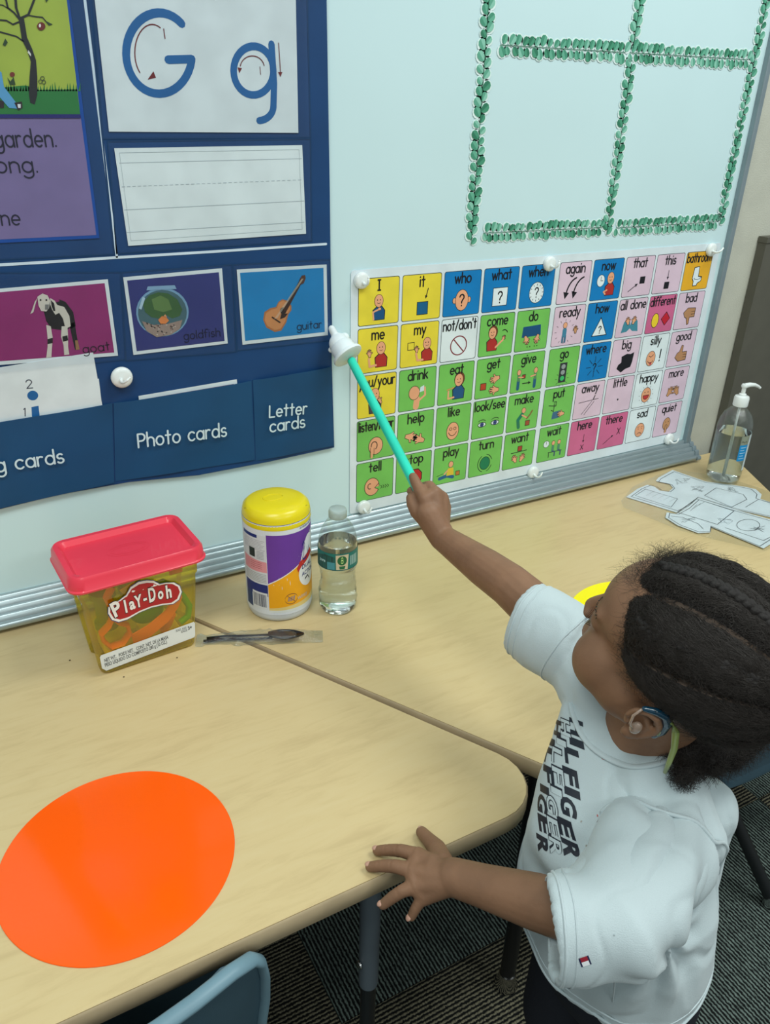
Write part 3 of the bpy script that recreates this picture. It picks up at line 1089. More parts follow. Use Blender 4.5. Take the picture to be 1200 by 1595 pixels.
strip((733, 384), (764, -40), 'long upright green leaf border strip down the left side of the board panels')
strip((1120, 352), (1201, -30), 'upright green leaf border strip along the grey right frame')
strip((944, 368), (983, 100), 'upright green leaf border strip between the two lower panels', wid=1.0)
strip((985, 78), (1003, -40), 'short upright green leaf border strip at the top centre of the board')
strip((776, 70), (975, 82), 'level green leaf border strip, upper left one above the lower panels', step=.0128, lo=50, hi=78)
strip((978, 82), (1166, 93), 'level green leaf border strip, upper right one reaching the right frame', step=.0128, lo=50, hi=78)
strip((750, 363), (938, 354), 'level green leaf border strip, lower left one above the word chart', step=.0128, lo=50, hi=78)
strip((957, 355), (1118, 345), 'level green leaf border strip, lower right one above the word chart', step=.0128, lo=50, hi=78)

# ---------------------------------------------------------------- symbol word chart
CX1, CPX, CW, CZ1, CPZ, CHH, CX2 = 0.6178, 0.0858, 0.0804, 0.4891, 0.0845, 0.0806, 1.0523
YC = -0.0018
lam_m = mat('laminated_sheet', (222, 234, 240), rough=.2)
wc = empty('word_chart', (0, 0, 0), label='laminated picture word chart of coloured squares on the whiteboard', cat='word chart')
bm = bmesh.new()
x0, x1, z0, z1 = .6045, 1.494, .049, .5035
out = rrect((x0 + x1) / 2, (z0 + z1) / 2, x1 - x0, z1 - z0, .006)
loft(bm, [[(x, YC + .0012, z) for x, z in out], [(x, YC, z) for x, z in out]], True, True)
bmesh.ops.recalc_face_normals(bm, faces=bm.faces[:])
new_obj('laminated_sheet', mesh_from(bm, 'laminated_sheet', lam_m, smooth=False), wc)
CY, CBL, CG, CL, CP, CW_, CO = (236, 216, 62), (8, 126, 196), (118, 196, 92), (224, 198, 216), (208, 104, 146), (228, 240, 244), (238, 178, 40)
SK, SH_R, SH_B, SKB = (236, 170, 130), (176, 48, 44), (26, 84, 132), (206, 152, 108)
BRW = (120, 66, 38)


def face(a, x, y, r, hair=None):
    a.ell(x, y, r * .85, r, SK, 3, .012)
    a.ell(x - r * .3, y + r * .2, .012, .015, K, 5)
    a.ell(x + r * .3, y + r * .2, .012, .015, K, 5)


def bust(a, x, y, s, shirt, hair=None):
    a.poly([(x - .13 * s, y), (x - .15 * s, y + .22 * s), (x - .05 * s, y + .3 * s), (x + .08 * s, y + .3 * s), (x + .16 * s, y + .2 * s), (x + .15 * s, y)], K, 3)
    a.poly([(x - .115 * s, y + .012), (x - .13 * s, y + .21 * s), (x - .04 * s, y + .285 * s), (x + .07 * s, y + .285 * s), (x + .145 * s, y + .19 * s), (x + .135 * s, y + .012)], shirt, 4)
    if hair:
        a.ell(x + .015 * s, y + .43 * s, .12 * s, .145 * s, hair, 4, .01)
    a.ell(x, y + .41 * s, .1 * s, .13 * s, SK, 5, .01)
    a.ell(x - .035 * s, y + .43 * s, .012, .014, K, 7)
    a.ell(x + .035 * s, y + .43 * s, .012, .014, K, 7)
    a.stroke(arc(x, y + .38 * s, .035 * s, .025 * s, 200, 340, 5), .01, K, 7)


def arrow(a, p, q, w=.02, hd=.07, col=K, L=4):
    p, q = Vector(p), Vector(q)
    d = (q - p).normalized()
    n = Vector((-d.y, d.x))
    a.stroke([tuple(p), tuple(q - d * hd * .6)], w, col, L)
    a.poly([tuple(q), tuple(q - d * hd + n * hd * .5), tuple(q - d * hd - n * hd * .5)], col, L)


def hand(a, x, y, s, rot=0, flip=1, col=SK):
    pts = [(0, -.16), (.1, -.15), (.12, 0), (.2, .05), (.18, .1), (.1, .06), (.12, .2), (.07, .21), (.05, .1), (.04, .24), (-.01, .24), (-.01, .1), (-.04, .2), (-.09, .18), (-.06, .06), (-.11, .1), (-.14, .07), (-.06, -.02)]
    c, s_ = math.cos(math.radians(rot)), math.sin(math.radians(rot))
    P = [(x + (px * flip * c - py * s_) * s, y + (px * flip * s_ + py * c) * s) for px, py in pts]
    a.poly(P, col, 4)
    a.stroke(P, .011, K, 5, closed=True)


def sq(a, x, y, r, col, L=3):
    a.poly([(x - r - .014, y - r - .014), (x + r + .014, y - r - .014), (x + r + .014, y + r + .014), (x - r - .014, y + r + .014)], K, L)
    a.poly([(x - r, y - r), (x + r, y - r), (x + r, y + r), (x - r, y + r)], col, L + 1)


def rays(a, x, y, r0, r1, n, w=.01):
    for i in range(n):
        t = 2 * PI * i / n
        a.stroke([(x + r0 * math.cos(t), y + r0 * math.sin(t)), (x + r1 * math.cos(t), y + r1 * math.sin(t))], w, K, 4)


def sym(a, w):
    S = a.stroke
    if w == 'I':
        bust(a, .5, .1, 1.0, SH_B)
        S([(.38, .12), (.36, .28), (.5, .33)], .035, SK, 7)
        a.ell(.52, .34, .035, .03, SK, 7, .008)
    elif w == 'it':
        sq(a, .53, .26, .13, (22, 96, 140)); arrow(a, (.66, .68), (.6, .46))
    elif w == 'who':
        for d in (-.2, .2):
            a.ell(.5 + d, .35, .04, .06, SK, 3, .012)
        a.ell(.5, .35, .17, .23, SK, 4, .012); a.text('?', .5, .22, .17, K, 6, w=.035)
    elif w == 'what':
        sq(a, .5, .34, .2, CW_); a.text('?', .5, .2, .17, K, 6, w=.035)
    elif w == 'when':
        a.ell(.5, .35, .21, .24, CW_, 3, .012); rays(a, .5, .35, .17, .2, 12, .014); a.text('?', .5, .24, .15, K, 6, w=.03)
    elif w == 'me':
        bust(a, .58, .1, 1.05, SH_R); S([(.46, .16), (.3, .14), (.28, .32)], .05, SK, 7); hand(a, .28, .42, .45)
    elif w == 'my':
        bust(a, .7, .1, 1.0, SH_R); S([(.6, .14), (.46, .14), (.42, .3)], .05, SK, 7); hand(a, .42, .38, .4); sq(a, .28, .48, .075, CY)
    elif w == "not/don't":
        S(arc(.5, .36, .22, .22, 0, 360, 30), .026, (128, 28, 40), 4); S([(.35, .52), (.65, .2)], .026, (128, 28, 40), 4)
    elif w == 'come':
        bust(a, .38, .12, 1.05, SH_R, BRW); S([(.5, .2), (.62, .3), (.7, .36)], .05, SK, 7); hand(a, .7, .4, .35, -40)
        S(arc(.72, .5, .1, .1, 20, 120, 6), .02, K, 7)
    elif w == 'do':
        a.poly([(.22, .6), (.75, .62), (.78, .36), (.2, .34)], (22, 80, 126), 3); hand(a, .36, .3, .6, 200); hand(a, .66, .3, .6, 170, -1)
        for x in (.4, .48, .62, .7):
            a.ell(x, .1, .015, .015, K, 4)
    elif w == 'you/your':
        bust(a, .45, .08, 1.1, (70, 70, 74)); hand(a, .56, .36, .5, 30)
    elif w == 'drink':
        S([(.48, .08), (.5, .26)], .16, SK, 3); a.ell(.42, .42, .14, .16, SK, 4, .012); S([(.52, .2), (.72, .34), (.7, .52)], .05, SK, 5)
        a.poly([(.56, .42), (.68, .44), (.68, .58), (.58, .54)], (214, 232, 236), 6)
    elif w == 'eat':
        bust(a, .58, .1, 1.15, SH_B, BRW); S([(.46, .16), (.3, .14), (.3, .32)], .045, SK, 7); S([(.26, .36), (.44, .4)], .03, (206, 152, 90), 7)
    elif w == 'get':
        sq(a, .24, .3, .075, (184, 66, 40)); hand(a, .6, .44, .75, 95); hand(a, .6, .2, .75, 95, -1)
    elif w == 'give':
        for x, f in ((.24, 1), (.76, -1)):
            S([(x, .1), (x, .32)], .09, (34, 94, 128), 4); S([(x, .32), (x, .44)], .08, (86, 140, 96), 5); a.ell(x, .52, .055, .07, SK, 5, .01); S([(x, .4), (x + f * .14, .38)], .035, SK, 6)
        sq(a, .4, .4, .04, (170, 60, 50), 5); arrow(a, (.38, .22), (.64, .22), .025, .08)
    elif w == 'listen/hear':
        a.ell(.5, .33, .18, .21, SK, 3, .014); S(arc(.46, .34, .08, .1, -60, 240, 10), .02, K, 6); S([(.4, .06), (.4, .28), (.46, .38)], .06, SK, 6); S([(.36, .06), (.36, .3)], .01, K, 7); S([(.46, .06), (.46, .28)], .01, K, 7)
    elif w == 'help':
        hand(a, .36, .42, .85, -110); hand(a, .62, .26, .85, 60)
    elif w == 'like':
        a.ell(.5, .34, .17, .22, SK, 3, .014); S(arc(.5, .36, .12, .14, 200, 340, 8), .016, K, 6)
        for x in (.44, .56):
            S(arc(x, .4, .04, .035, 0, 360, 8), .012, K, 6)
    elif w == 'look/see':
        for x in (.3, .7):
            a.poly(arc(x, .36, .12, .06, 0, 340, 12), CW_, 4); S(arc(x, .36, .12, .06, 0, 360, 12), .016, K, 5); a.ell(x, .36, .05, .05, (60, 80, 150), 6, .008); a.ell(x, .36, .02, .02, K, 8); S(arc(x, .42, .12, .07, 30, 150, 6), .014, K, 5)
    elif w == 'make':
        S([(.4, .1), (.36, .3)], .1, (40, 120, 90), 4); S([(.36, .3), (.48, .44)], .1, (24, 120, 96), 5); a.ell(.52, .54, .06, .07, SK, 5, .01); S([(.48, .42), (.62, .34)], .04, SK, 6); sq(a, .68, .18, .06, (160, 80, 50)); S([(.64, .3), (.74, .4), (.8, .5)], .04, (140, 90, 60), 4)
    elif w == 'tell':
        a.ell(.42, .34, .19, .22, SK, 3, .014); a.poly([(.5, .3), (.66, .34), (.62, .22)], CG, 5); S([(.6, .4), (.5, .3), (.6, .24)], .014, K, 6); S(arc(.36, .36, .05, .07, 60, 300, 8), .018, K, 6)
        for k in range(4):
            S([(.66 + k * .06, .33), (.7 + k * .06, .29), (.66 + k * .06, .25)], .012, K, 6)
    elif w == 'stop':
        P = [(.56 + .19 * math.cos(PI / 8 + k * PI / 4), .36 + .22 * math.sin(PI / 8 + k * PI / 4)) for k in range(8)]
        a.poly(P, (190, 34, 40), 3); S(P, .02, K, 4, closed=True)
    elif w == 'play':
        S([(.2, .16), (.42, .2), (.6, .14)], .09, (36, 96, 140), 3); a.poly([(.4, .2), (.62, .2), (.6, .4), (.44, .4)], (226, 196, 60), 4); a.ell(.52, .5, .065, .08, SK, 5, .01); S([(.42, .34), (.34, .26)], .04, SK, 6); sq(a, .74, .22, .05, (196, 120, 50))
        S([(.12, .24), (.3, .28)], .01, K, 5)
    elif w == 'turn':
        a.ell(.5, .33, .15, .17, (16, 126, 84), 3, .014); S(arc(.5, .33, .22, .24, 20, 80, 8), .018, K, 4); S(arc(.5, .33, .22, .24, 120, 250, 10), .018, K, 4); S(arc(.5, .33, .22, .24, 290, 340, 6), .018, K, 4)
    elif w == 'want':
        S([(.26, .44), (.76, .46)], .02, K, 4); sq(a, .53, .54, .06, (172, 66, 44)); hand(a, .38, .24, .6, 20); hand(a, .64, .24, .6, -20, -1)
    elif w == 'again':
        for x in (0, .26):
            S(arc(.62 + x * .9, .14, .34, .48, 100, 165, 8), .04, K, 4); a.poly([(.2 + x, .3), (.38 + x, .26), (.26 + x, .12)], K, 4)
    elif w == 'now':
        a.ell(.3, .48, .12, .14, CW_, 3, .012); S([(.3, .48), (.3, .58)], .014, K, 5); S([(.3, .48), (.37, .48)], .014, K, 5); bust(a, .62, .1, 1.05, SH_R); S([(.5, .14), (.44, .2), (.54, .24)], .04, SK, 7)
    elif w == 'that':
        sq(a, .66, .4, .075, K); arrow(a, (.22, .14), (.52, .32), .02, .09)
    elif w == 'this':
        sq(a, .5, .2, .075, K); arrow(a, (.5, .58), (.5, .34), .018, .08)
    elif w == 'bathroom':
        a.poly([(.38, .6), (.58, .62), (.6, .36), (.74, .34), (.72, .22), (.6, .16), (.58, .1), (.42, .1), (.42, .22), (.36, .3)], K, 3); a.poly([(.4, .58), (.56, .6), (.58, .34), (.71, .32), (.7, .23), (.58, .18), (.56, .12), (.44, .12), (.44, .23), (.38, .31)], CW_, 4); S(arc(.56, .32, .13, .05, 180, 360, 8), .014, K, 5)
    elif w == 'ready':
        rays(a, .4, .36, .26, .31, 12); S([(.36, .1), (.36, .26)], .06, (60, 110, 140), 4); S([(.44, .1), (.44, .26)], .06, (60, 110, 140), 4); S([(.4, .28), (.4, .4)], .13, (66, 130, 160), 5); a.ell(.4, .52, .06, .07, SK, 6, .01); hand(a, .74, .36, .5, 0, 1, SKB)
    elif w == 'how':
        P = [(.5, .6), (.26, .14), (.76, .14)]
        a.poly(P, CW_, 3); S(P, .02, K, 4, closed=True); a.text('?', .51, .2, .12, K, 6, w=.028)
    elif w == 'all done':
        a.poly([(.2, .12), (.26, .4), (.44, .5), (.5, .3), (.56, .5), (.74, .4), (.8, .12), (.6, .14), (.5, .22), (.4, .14)], (70, 140, 160), 3); hand(a, .38, .4, .55, 10); hand(a, .62, .4, .55, -10, -1)
    elif w == 'different':
        a.ell(.32, .34, .12, .18, (240, 208, 50), 3, .016)
        P = [(.7, .54), (.86, .36), (.7, .18), (.54, .36)]
        a.poly(P, (196, 30, 50), 3); S(P, .016, K, 4, closed=True)
    elif w in ('bad', 'good'):
        f = 1 if w == 'good' else -1
        P = [(.3, .35 - f * .1), (.36, .35 + f * .02), (.44, .35 + f * .06), (.5, .35 + f * .24), (.56, .35 + f * .22), (.56, .35 + f * .04), (.74, .35 + f * .04), (.74, .35 - f * .2), (.44, .35 - f * .22)]
        a.poly(P, (184, 136, 96), 3); S(P, .016, K, 4, closed=True)
        for k in (-.04, -.11):
            S([(.6, .35 + f * k), (.74, .35 + f * k)], .012, K, 5)
    elif w == 'go':
        a.poly([(.4, .08), (.64, .08), (.64, .6), (.4, .6)], (50, 56, 58), 3)
        for k, c in ((.5, (150, 160, 160)), (.35, (150, 160, 160)), (.19, (60, 190, 110))):
            a.ell(.52, k, .07, .065, c, 5, .01)
        rays(a, .52, .18, .17, .22, 10)
    elif w == 'where':
        rays(a, .52, .36, .13, .28, 8, .014); a.text('?', .52, .24, .14, K, 6, w=.03)
    elif w == 'big':
        a.poly([(.26, .2), (.3, .3), (.4, .36), (.38, .52), (.56, .58), (.7, .56), (.82, .6), (.8, .34), (.76, .2), (.58, .16), (.44, .08)], K, 3)
    elif w == 'silly':
        a.ell(.42, .34, .16, .2, SK, 3, .014); S([(.34, .42), (.42, .38)], .016, K, 6); S([(.5, .44), (.42, .38)], .016, K, 6); S(arc(.42, .28, .09, .06, 180, 360, 8), .016, K, 6); a.poly([(.4, .24), (.48, .24), (.47, .16), (.41, .16)], (200, 70, 80), 6); a.text('!', .76, .24, .2, K, 6, w=.04)
    elif w == 'put':
        S([(.2, .54), (.44, .5), (.44, .62), (.36, .62)], .02, K, 4); S([(.38, .58), (.38, .36), (.3, .4)], .02, K, 4); a.poly([(.34, .14), (.36, .34), (.6, .36), (.58, .16)], (60, 104, 136), 3); hand(a, .66, .24, .6, 80)
    elif w == 'away':
        S([(.16, .46), (.84, .5)], .014, K, 4); S([(.3, .12), (.62, .46)], .014, K, 4); S([(.4, .1), (.7, .44)], .014, K, 4); S([(.66, .5), (.7, .6)], .03, K, 5)
    elif w == 'little':
        a.ell(.5, .36, .028, .028, K, 3)
    elif w == 'happy':
        a.ell(.5, .34, .17, .21, SK, 3, .014); a.poly(arc(.5, .33, .11, .12, 180, 360, 8), (200, 60, 60), 6); S(arc(.5, .33, .11, .12, 180, 360, 8) + [(.39, .33)], .014, K, 7); rays(a, .5, .34, .24, .27, 12)
        for x in (.44, .56):
            a.ell(x, .42, .015, .02, K, 6)
    elif w == 'more':
        hand(a, .34, .3, .8, -40, 1, SKB); hand(a, .66, .3, .8, 40, -1, SKB)
    elif w == 'wait':
        a.ell(.28, .5, .09, .09, CW_, 3, .012); S([(.28, .5), (.28, .57)], .012, K, 5)
        for x in (.52, .72):
            a.ell(x, .5, .05, .06, SK, 5, .01); S([(x, .4), (x, .28)], .09, (80, 140, 110), 4); S([(x, .26), (x + .08, .24), (x + .08, .12)], .04, (60, 80, 110), 5)
        S([(.4, .24), (.4, .1)], .02, K, 4); S([(.38, .24), (.84, .24)], .02, K, 3)
    elif w == 'here':
        a.text('X', .5, .12, .1, K, 4, w=.02, sx=1.2); arrow(a, (.52, .56), (.52, .32), .016, .07)
    elif w == 'there':
        a.text('X', .74, .36, .13, K, 4, w=.022); arrow(a, (.22, .14), (.56, .36), .016, .07)
    elif w == 'sad':
        a.ell(.5, .34, .17, .2, SK, 3, .014); S(arc(.5, .2, .08, .06, 20, 160, 8), .016, K, 6)
        for x in (.44, .57):
            a.ell(x, .38, .014, .018, (170, 40, 30), 6); S([(x - .04, .43), (x + .03, .45)], .01, K, 6)
    elif w == 'quiet':
        a.ell(.5, .36, .14, .18, SKB, 3, .014); S([(.5, .1), (.5, .3)], .06, SKB, 6); S([(.46, .1), (.46, .3), (.5, .34), (.54, .3), (.54, .1)], .012, K, 7)
        for x in (.45, .56):
            a.ell(x, .42, .012, .016, K, 6)


rows = ['I|it|who|what|when|again|now|that|this|bathroom', "me|my|not/don't|come|do|ready|how|all done|different|bad", 'you/your|drink|eat|get|give|go|where|big|silly|good',
        'listen/hear|help|like|look/see|make|put|away|little|happy|more', 'tell|stop|play|turn|want|wait|here|there|sad|quiet']
cols = ['YYBBBLBLLO', 'YYWGGLBLPL', 'YGGGGGBLWL', 'GGGGGGLLWL', 'GGGGGGPPWL']
cmap = {'Y': CY, 'B': CBL, 'G': CG, 'L': CL, 'P': CP, 'W': CW_, 'O': CO}
for r in range(5):
    for c, w in enumerate(rows[r].split('|')):
        x = CX1 + c * CPX if c < 5 else CX2 + (c - 5) * CPX
        z = CZ1 - r * CPZ - CHH
        a = Art()
        a.poly(rrect(.5, .5, 1, 1, .05, 4), (54, 62, 66), 0)
        a.poly(rrect(.5, .5, .972, .972, .045, 4), cmap[cols[r][c]], 1)
        tw = sum(G[k][0] + .3 for k in w) - .3
        a.text(w, .5, .735, .142, K, 9, w=.032, wmax=.90, sx=.86)
        sym(a, w)
        a.build('word_square', wc, lambda u, v, h, x=x, z=z: (x + u * CW, YC - h, z + v * CHH), step=.00006)

# ---------------------------------------------------------------- magnetic hooks
def hook(u, v, label, y=YC, lean=0.0, s=1.0):
    p = W(u, v, y - .004)
    root = empty('magnetic_hook', (p[0], y - .0008, p[2]), label=label, cat='hook', group='white magnetic hooks')
    bm = bmesh.new()
    lathe(bm, [(.0135 * s, 0), (.0140 * s, .002), (.0136 * s, .005), (.012 * s, .0072), (.0085 * s, .0082), (.0012, .0086)], 28)
    bmesh.ops.transform(bm, matrix=Matrix.Rotation(PI / 2, 4, 'X'), verts=bm.verts[:])
    new_obj('magnet_base', mesh_from(bm, 'magnet_base', M_white, True, 50), root)
    bm = bmesh.new()
    P = [(0, -.006, -.002), (0, -.012, -.004), (0, -.019, -.0045), (0, -.0245, -.002), (0, -.027, .003), (0, -.0265, .0085)]
    tube(bm, P, [.0032, .0026, .0022, .002, .0019, .0018], 10)
    ellipsoid(bm, P[-1], (.0021, .0021, .0021), n=10, m=6)
    o = new_obj('hook_arm', mesh_from(bm, 'hook_arm', M_white, True), root)
    o.rotation_euler = (0, lean, 0)
    return root


hook(564, 437, 'white magnetic hook on the top left corner of the word chart')
hook(857, 411, 'white magnetic hook at the middle of the top edge of the word chart', lean=.3)
hook(1109, 389, 'white magnetic hook on the top right corner of the word chart, by the bathroom square', lean=.8)
hook(567, 790, 'white magnetic hook on the bottom left corner of the word chart', lean=.5)
hook(831, 736, 'white magnetic hook at the middle of the bottom edge of the word chart', lean=.5)
hook(1043, 684, 'white magnetic hook on the bottom right corner of the word chart', lean=.4)
hook(190, 588, 'white magnetic hook pinned between the cards on the navy pocket chart', y=Y0 - .004, lean=.9, s=1.15)
# ================================================================== ON THE TABLES
def proj(P):
    d = np.asarray(P, float) - CAM
    return 600 + F_PX * (d @ CR) / (d @ CF), 797.5 - F_PX * (d @ CU) / (d @ CF)


# ---------------------------------------------------------------- dough tub
tubM = clear('yellow_clear_plastic', (246, 232, 44), rough=.06, weight=.95, milk=.13)
tubS = mat('yellow_clear_plastic_thick', (222, 206, 30), rough=.12, trans=.75, ior=1.1, alpha=.55, coat=.6)
lidM = mat('coral_red_plastic', (236, 62, 82), rough=.32, coat=.2, var=.02, vscale=8)
TR_ = math.radians(4.5)
tub = empty('dough_tub', (.165, -.168, 0), TR_, label='clear yellow plastic dough tub with a coral red snap lid', cat='tub')


def tub_ring(w, d, notch, z, r=.012):
    P = []
    for x, y in rrect(0, 0, w, d, r, 5):
        P.append((x, y))
    # add the shallow recess on both short sides
    out = []
    n = len(P)
    for k in range(n):
        a, b = P[k], P[(k + 1) % n]
        out.append(a)
        if abs(a[0] - b[0]) < 1e-6 and abs(a[1] - b[1]) > .02:
            s = 1 if a[0] > 0 else -1
            dy = b[1] - a[1]
            for t, q in ((.18, 0), (.28, 1), (.72, 1), (.82, 0)):
                out.append((a[0] - s * notch * q, a[1] + dy * t))
    return [(x, y, z) for x, y in out]


bm = bmesh.new()
R = [tub_ring(.136, .078, .004, .0, .010), tub_ring(.143, .085, .008, .003), tub_ring(.146, .088, .010, .02), tub_ring(.160, .096, .010, .10), tub_ring(.163, .098, .003, .128),
     tub_ring(.168, .102, .0, .132), tub_ring(.170, .104, .0, .158)]
loft(bm, R, True, False)
bm.faces.new([v for v in bm.verts[:len(R[0])]][::-1])
bmesh.ops.recalc_face_normals(bm, faces=bm.faces[:])
body = new_obj('tub_body', mesh_from(bm, 'tub_body', tubM, True, 40), tub)
bm = bmesh.new()
loft(bm, [tub_ring(.134, .077, .004, .0005, .010), tub_ring(.1415, .0835, .008, .003), tub_ring(.142, .084, .009, .006)], True, True)
new_obj('tub_base', mesh_from(bm, 'tub_base', tubS, True, 40), tub)
bm = bmesh.new()
LZ = .155
lr = [rrect(-.001, .002, w + .009, d + .012, r, 6) for w, d, r in ((.186, .116, .020), (.188, .118, .021), (.184, .114, .020), (.182, .112, .020), (.176, .106, .018), (.162, .092, .012), (.156, .086, .010), (.152, .082, .009))]
zz = (LZ, LZ + .003, LZ + .0045, LZ + .019, LZ + .0235, LZ + .0235, LZ + .0195, LZ + .0165)
loft(bm, [[(x, y, z) for x, y in r] for r, z in zip(lr, zz)], True, True)
bmesh.ops.recalc_face_normals(bm, faces=bm.faces[:])
new_obj('lid', mesh_from(bm, 'lid', lidM, True, 50), tub)
a = Art()   # raised oval on the lid
a.stroke(arc(0, 0, .03, .016, 0, 360, 30), .0011, lidM, 0)
a.stroke(arc(0, 0, .024, .011, 0, 360, 30), .0008, lidM, 0)
a.build('embossed_oval', tub, lambda u, v, h: (u, v, LZ + .0165 + h))
PDR, PDW = (178, 34, 42), (244, 240, 236)
# front art; u from -.08 to .08 across the front, v is height

FY = lambda v: -float(np.interp(v, [0, .003, .02, .10, .128, .132, .158], [.039, .0425, .044, .048, .0500, .0516, .0522])) - .0009
def TP(zx, zy):
    """front face of the tub: enlarged-view pixel -> (across, up) in the tub frame"""
    d = ray(60 + zx / 4.4444, 780 + zy / 4.4444)
    ca, sa = math.cos(TR_), math.sin(TR_)
    o_ = (CAM[0] - .165, CAM[1] + .168)
    ox, oy = o_[0] * ca + o_[1] * sa, -o_[0] * sa + o_[1] * ca
    dx, dy = d[0] * ca + d[1] * sa, -d[0] * sa + d[1] * ca
    v = .07
    for _ in range(12):
        t = (FY(v) - oy) / dy
        v = CAM[2] + d[2] * t
    return (ox + dx * t, v)


a = Art()
bl = [TP(*q) for q in ((490, 775), (492, 735), (520, 710), (565, 690), (610, 655), (640, 605), (695, 570), (750, 560), (795, 562), (835, 582), (880, 572), (930, 570), (970, 592), (984, 630), (965, 680), (925, 708),
                       (860, 715), (780, 733), (700, 765), (620, 810), (560, 828), (515, 815))]
cx_, cy_ = sum(p[0] for p in bl) / len(bl), sum(p[1] for p in bl) / len(bl)
grow = lambda k: [(cx_ + (x - cx_) * (1 + k * .4), cy_ + (y - cy_) * (1 + k)) for x, y in bl]
a.poly(grow(.13), (62, 74, 120), 0)
a.poly(grow(.08), PDW, 1)
a.poly(grow(-.06), PDR, 2)
for i, (ch, p0, p1, sc_) in enumerate((('P', (524, 806), (584, 770), 1.42), ('l', (600, 772), (616, 766), 1.20), ('a', (634, 752), (672, 738), 1.12), ('Y', (676, 738), (722, 722), 1.15), ('-', (728, 706), (752, 698), 1.0),
                                       ('D', (764, 700), (814, 684), 1.36), ('o', (828, 680), (866, 668), 1.08), ('h', (884, 674), (922, 662), 1.25))):
    q0, q1 = TP(*p0), TP(*p1)
    wdt = math.dist(q0, q1)
    sl = math.atan2(q1[1] - q0[1], q1[0] - q0[0])
    for col, off, Lq in ((K, .075, 3), (PDW, .035, 4)):
        a.font(ch, lambda x, y, w: (q0[0] + (x / w * wdt) * math.cos(sl) - y * .0255 * sc_ * math.sin(sl * .6),
               q0[1] + (x / w * wdt) * math.sin(sl) + y * .0255 * sc_ * math.cos(sl)), col, Lq + .1 * (i % 3), off=off)
a.build('logo_label', body, lambda u, v, h: (u, FY(v) - h, v), step=.00022, maxlen=.008)
a = Art()
a.poly([TP(*q) for q in ((425, 1085), (432, 1070), (1075, 838), (1083, 846), (1085, 930), (1078, 945), (470, 1176), (440, 1160))], (226, 230, 230), 0)


def fline(art, s, p0, p1, hz, col, L=2, off=0.0):
    q0, q1 = TP(*p0), TP(*p1)
    wdt = math.dist(q0, q1)
    sl = math.atan2(q1[1] - q0[1], q1[0] - q0[0])
    h = abs(TP(p0[0], p0[1] - hz)[1] - q0[1]) / .73
    art.font(s, lambda x, y, w: (q0[0] + x / w * wdt * math.cos(sl) - y * h * math.sin(sl), q0[1] + x / w * wdt * math.sin(sl) + y * h * math.cos(sl)), col, L, off=off)


G5 = (84, 88, 92)
fline(a, 'NET WT.   POIDS NET.   CONT. NET. DE LA MASA', (458, 1118), (900, 952), 26, G5, off=.012)
fline(a, 'PESO LÍQUIDO DO COMPOSTO 280 g (10 OZ.)', (462, 1150), (890, 985), 26, G5, off=.012)
fline(a, 'EDAD  AGES', (952, 908), (1025, 884), 16, G5)
fline(a, 'IDADE', (988, 914), (1030, 902), 16, G5)
fline(a, '3+', (1036, 895), (1064, 884), 26, K, off=.02)
a.build('weight_label', body, lambda u, v, h: (u, FY(v) - h, v), step=.00012)
# things inside the tub
OR, GN, YL = mat('orange_toy_plastic', (246, 116, 24), rough=.35), mat('green_toy_plastic', (70, 168, 48), rough=.35), mat('yellow_toy_plastic', (238, 204, 40), rough=.35)
TM = Matrix.Translation((.165, -.168, 0)) @ Matrix.Rotation(TR_, 4, 'Z')


def toy(name, bm, m, label, sharp=40):
    bmesh.ops.recalc_face_normals(bm, faces=bm.faces[:])
    o = new_obj(name, mesh_from(bm, name, m, True, sharp), None, label, 'dough toy', 'dough toys inside the tub')
    o.matrix_world = TM
    return o


bm = bmesh.new()
strip_pts = [(-.020, -.034, .040), (.005, -.037, .050), (.032, -.038, .066), (.050, -.036, .084), (.058, -.034, .098)]
loft(bm, [[(x, y, z - .010), (x + .001, y - .0015, z - .010), (x, y - .0015, z + .010), (x - .002, y, z + .010)] for x, y, z in strip_pts])
toy('dough_strip_cutter', bm, OR, 'bright orange curved blade lying across the front inside the tub')
bm = bmesh.new()
ring = [(-.060, -.028, .050), (-.062, -.029, .064), (-.050, -.030, .074), (-.044, -.029, .084), (-.036, -.028, .074), (-.024, -.029, .066), (-.022, -.028, .050), (-.034, -.028, .036), (-.052, -.028, .036), (-.060, -.028, .050)]
tube(bm, ring, .0034, 8, flat=2.6, up=(0, 1, 0))
toy('dough_cutter', bm, OR, 'orange bear shaped cutter ring at the lower left inside the tub')
bm = bmesh.new()
tube(bm, [(.050, -.012, .126), (.066, -.016, .128), (.074, -.005, .134), (.066, .006, .140), (.052, .002, .138), (.050, -.012, .130)], .004, 8, flat=2.2, up=(0, .2, 1))
tube(bm, [(-.04, -.02, .10), (-.045, -.024, .118), (-.036, -.022, .130)], .006, 8)
toy('dough_cutter', bm, OR, 'orange cutter ring near the top right inside the tub')
bm = bmesh.new()
tube(bm, [(.052, -.034, .044), (.066, -.032, .050), (.070, -.030, .066), (.062, -.030, .086), (.050, -.028, .106), (.036, -.026, .118), (.020, -.024, .114)], .0052, 10)
ellipsoid(bm, (0.012, -.008, .066), (.026, .012, .022))
toy('dough_press', bm, GN, 'green curved tool standing at the right inside the tub')
bm = bmesh.new()
lathe(bm, [(.017, .05), (.017, .06), (.013, .062), (.013, .10), (.019, .103), (.019, .112)], 20, (-.045, .006, 0))
box(bm, (-.02, .0, .09), (.012, .02, .135), 0, .004)
toy('dough_extruder', bm, mat('olive_toy_plastic', (128, 150, 30), rough=.4), 'olive green round extruder at the back left inside the tub')
bm = bmesh.new()
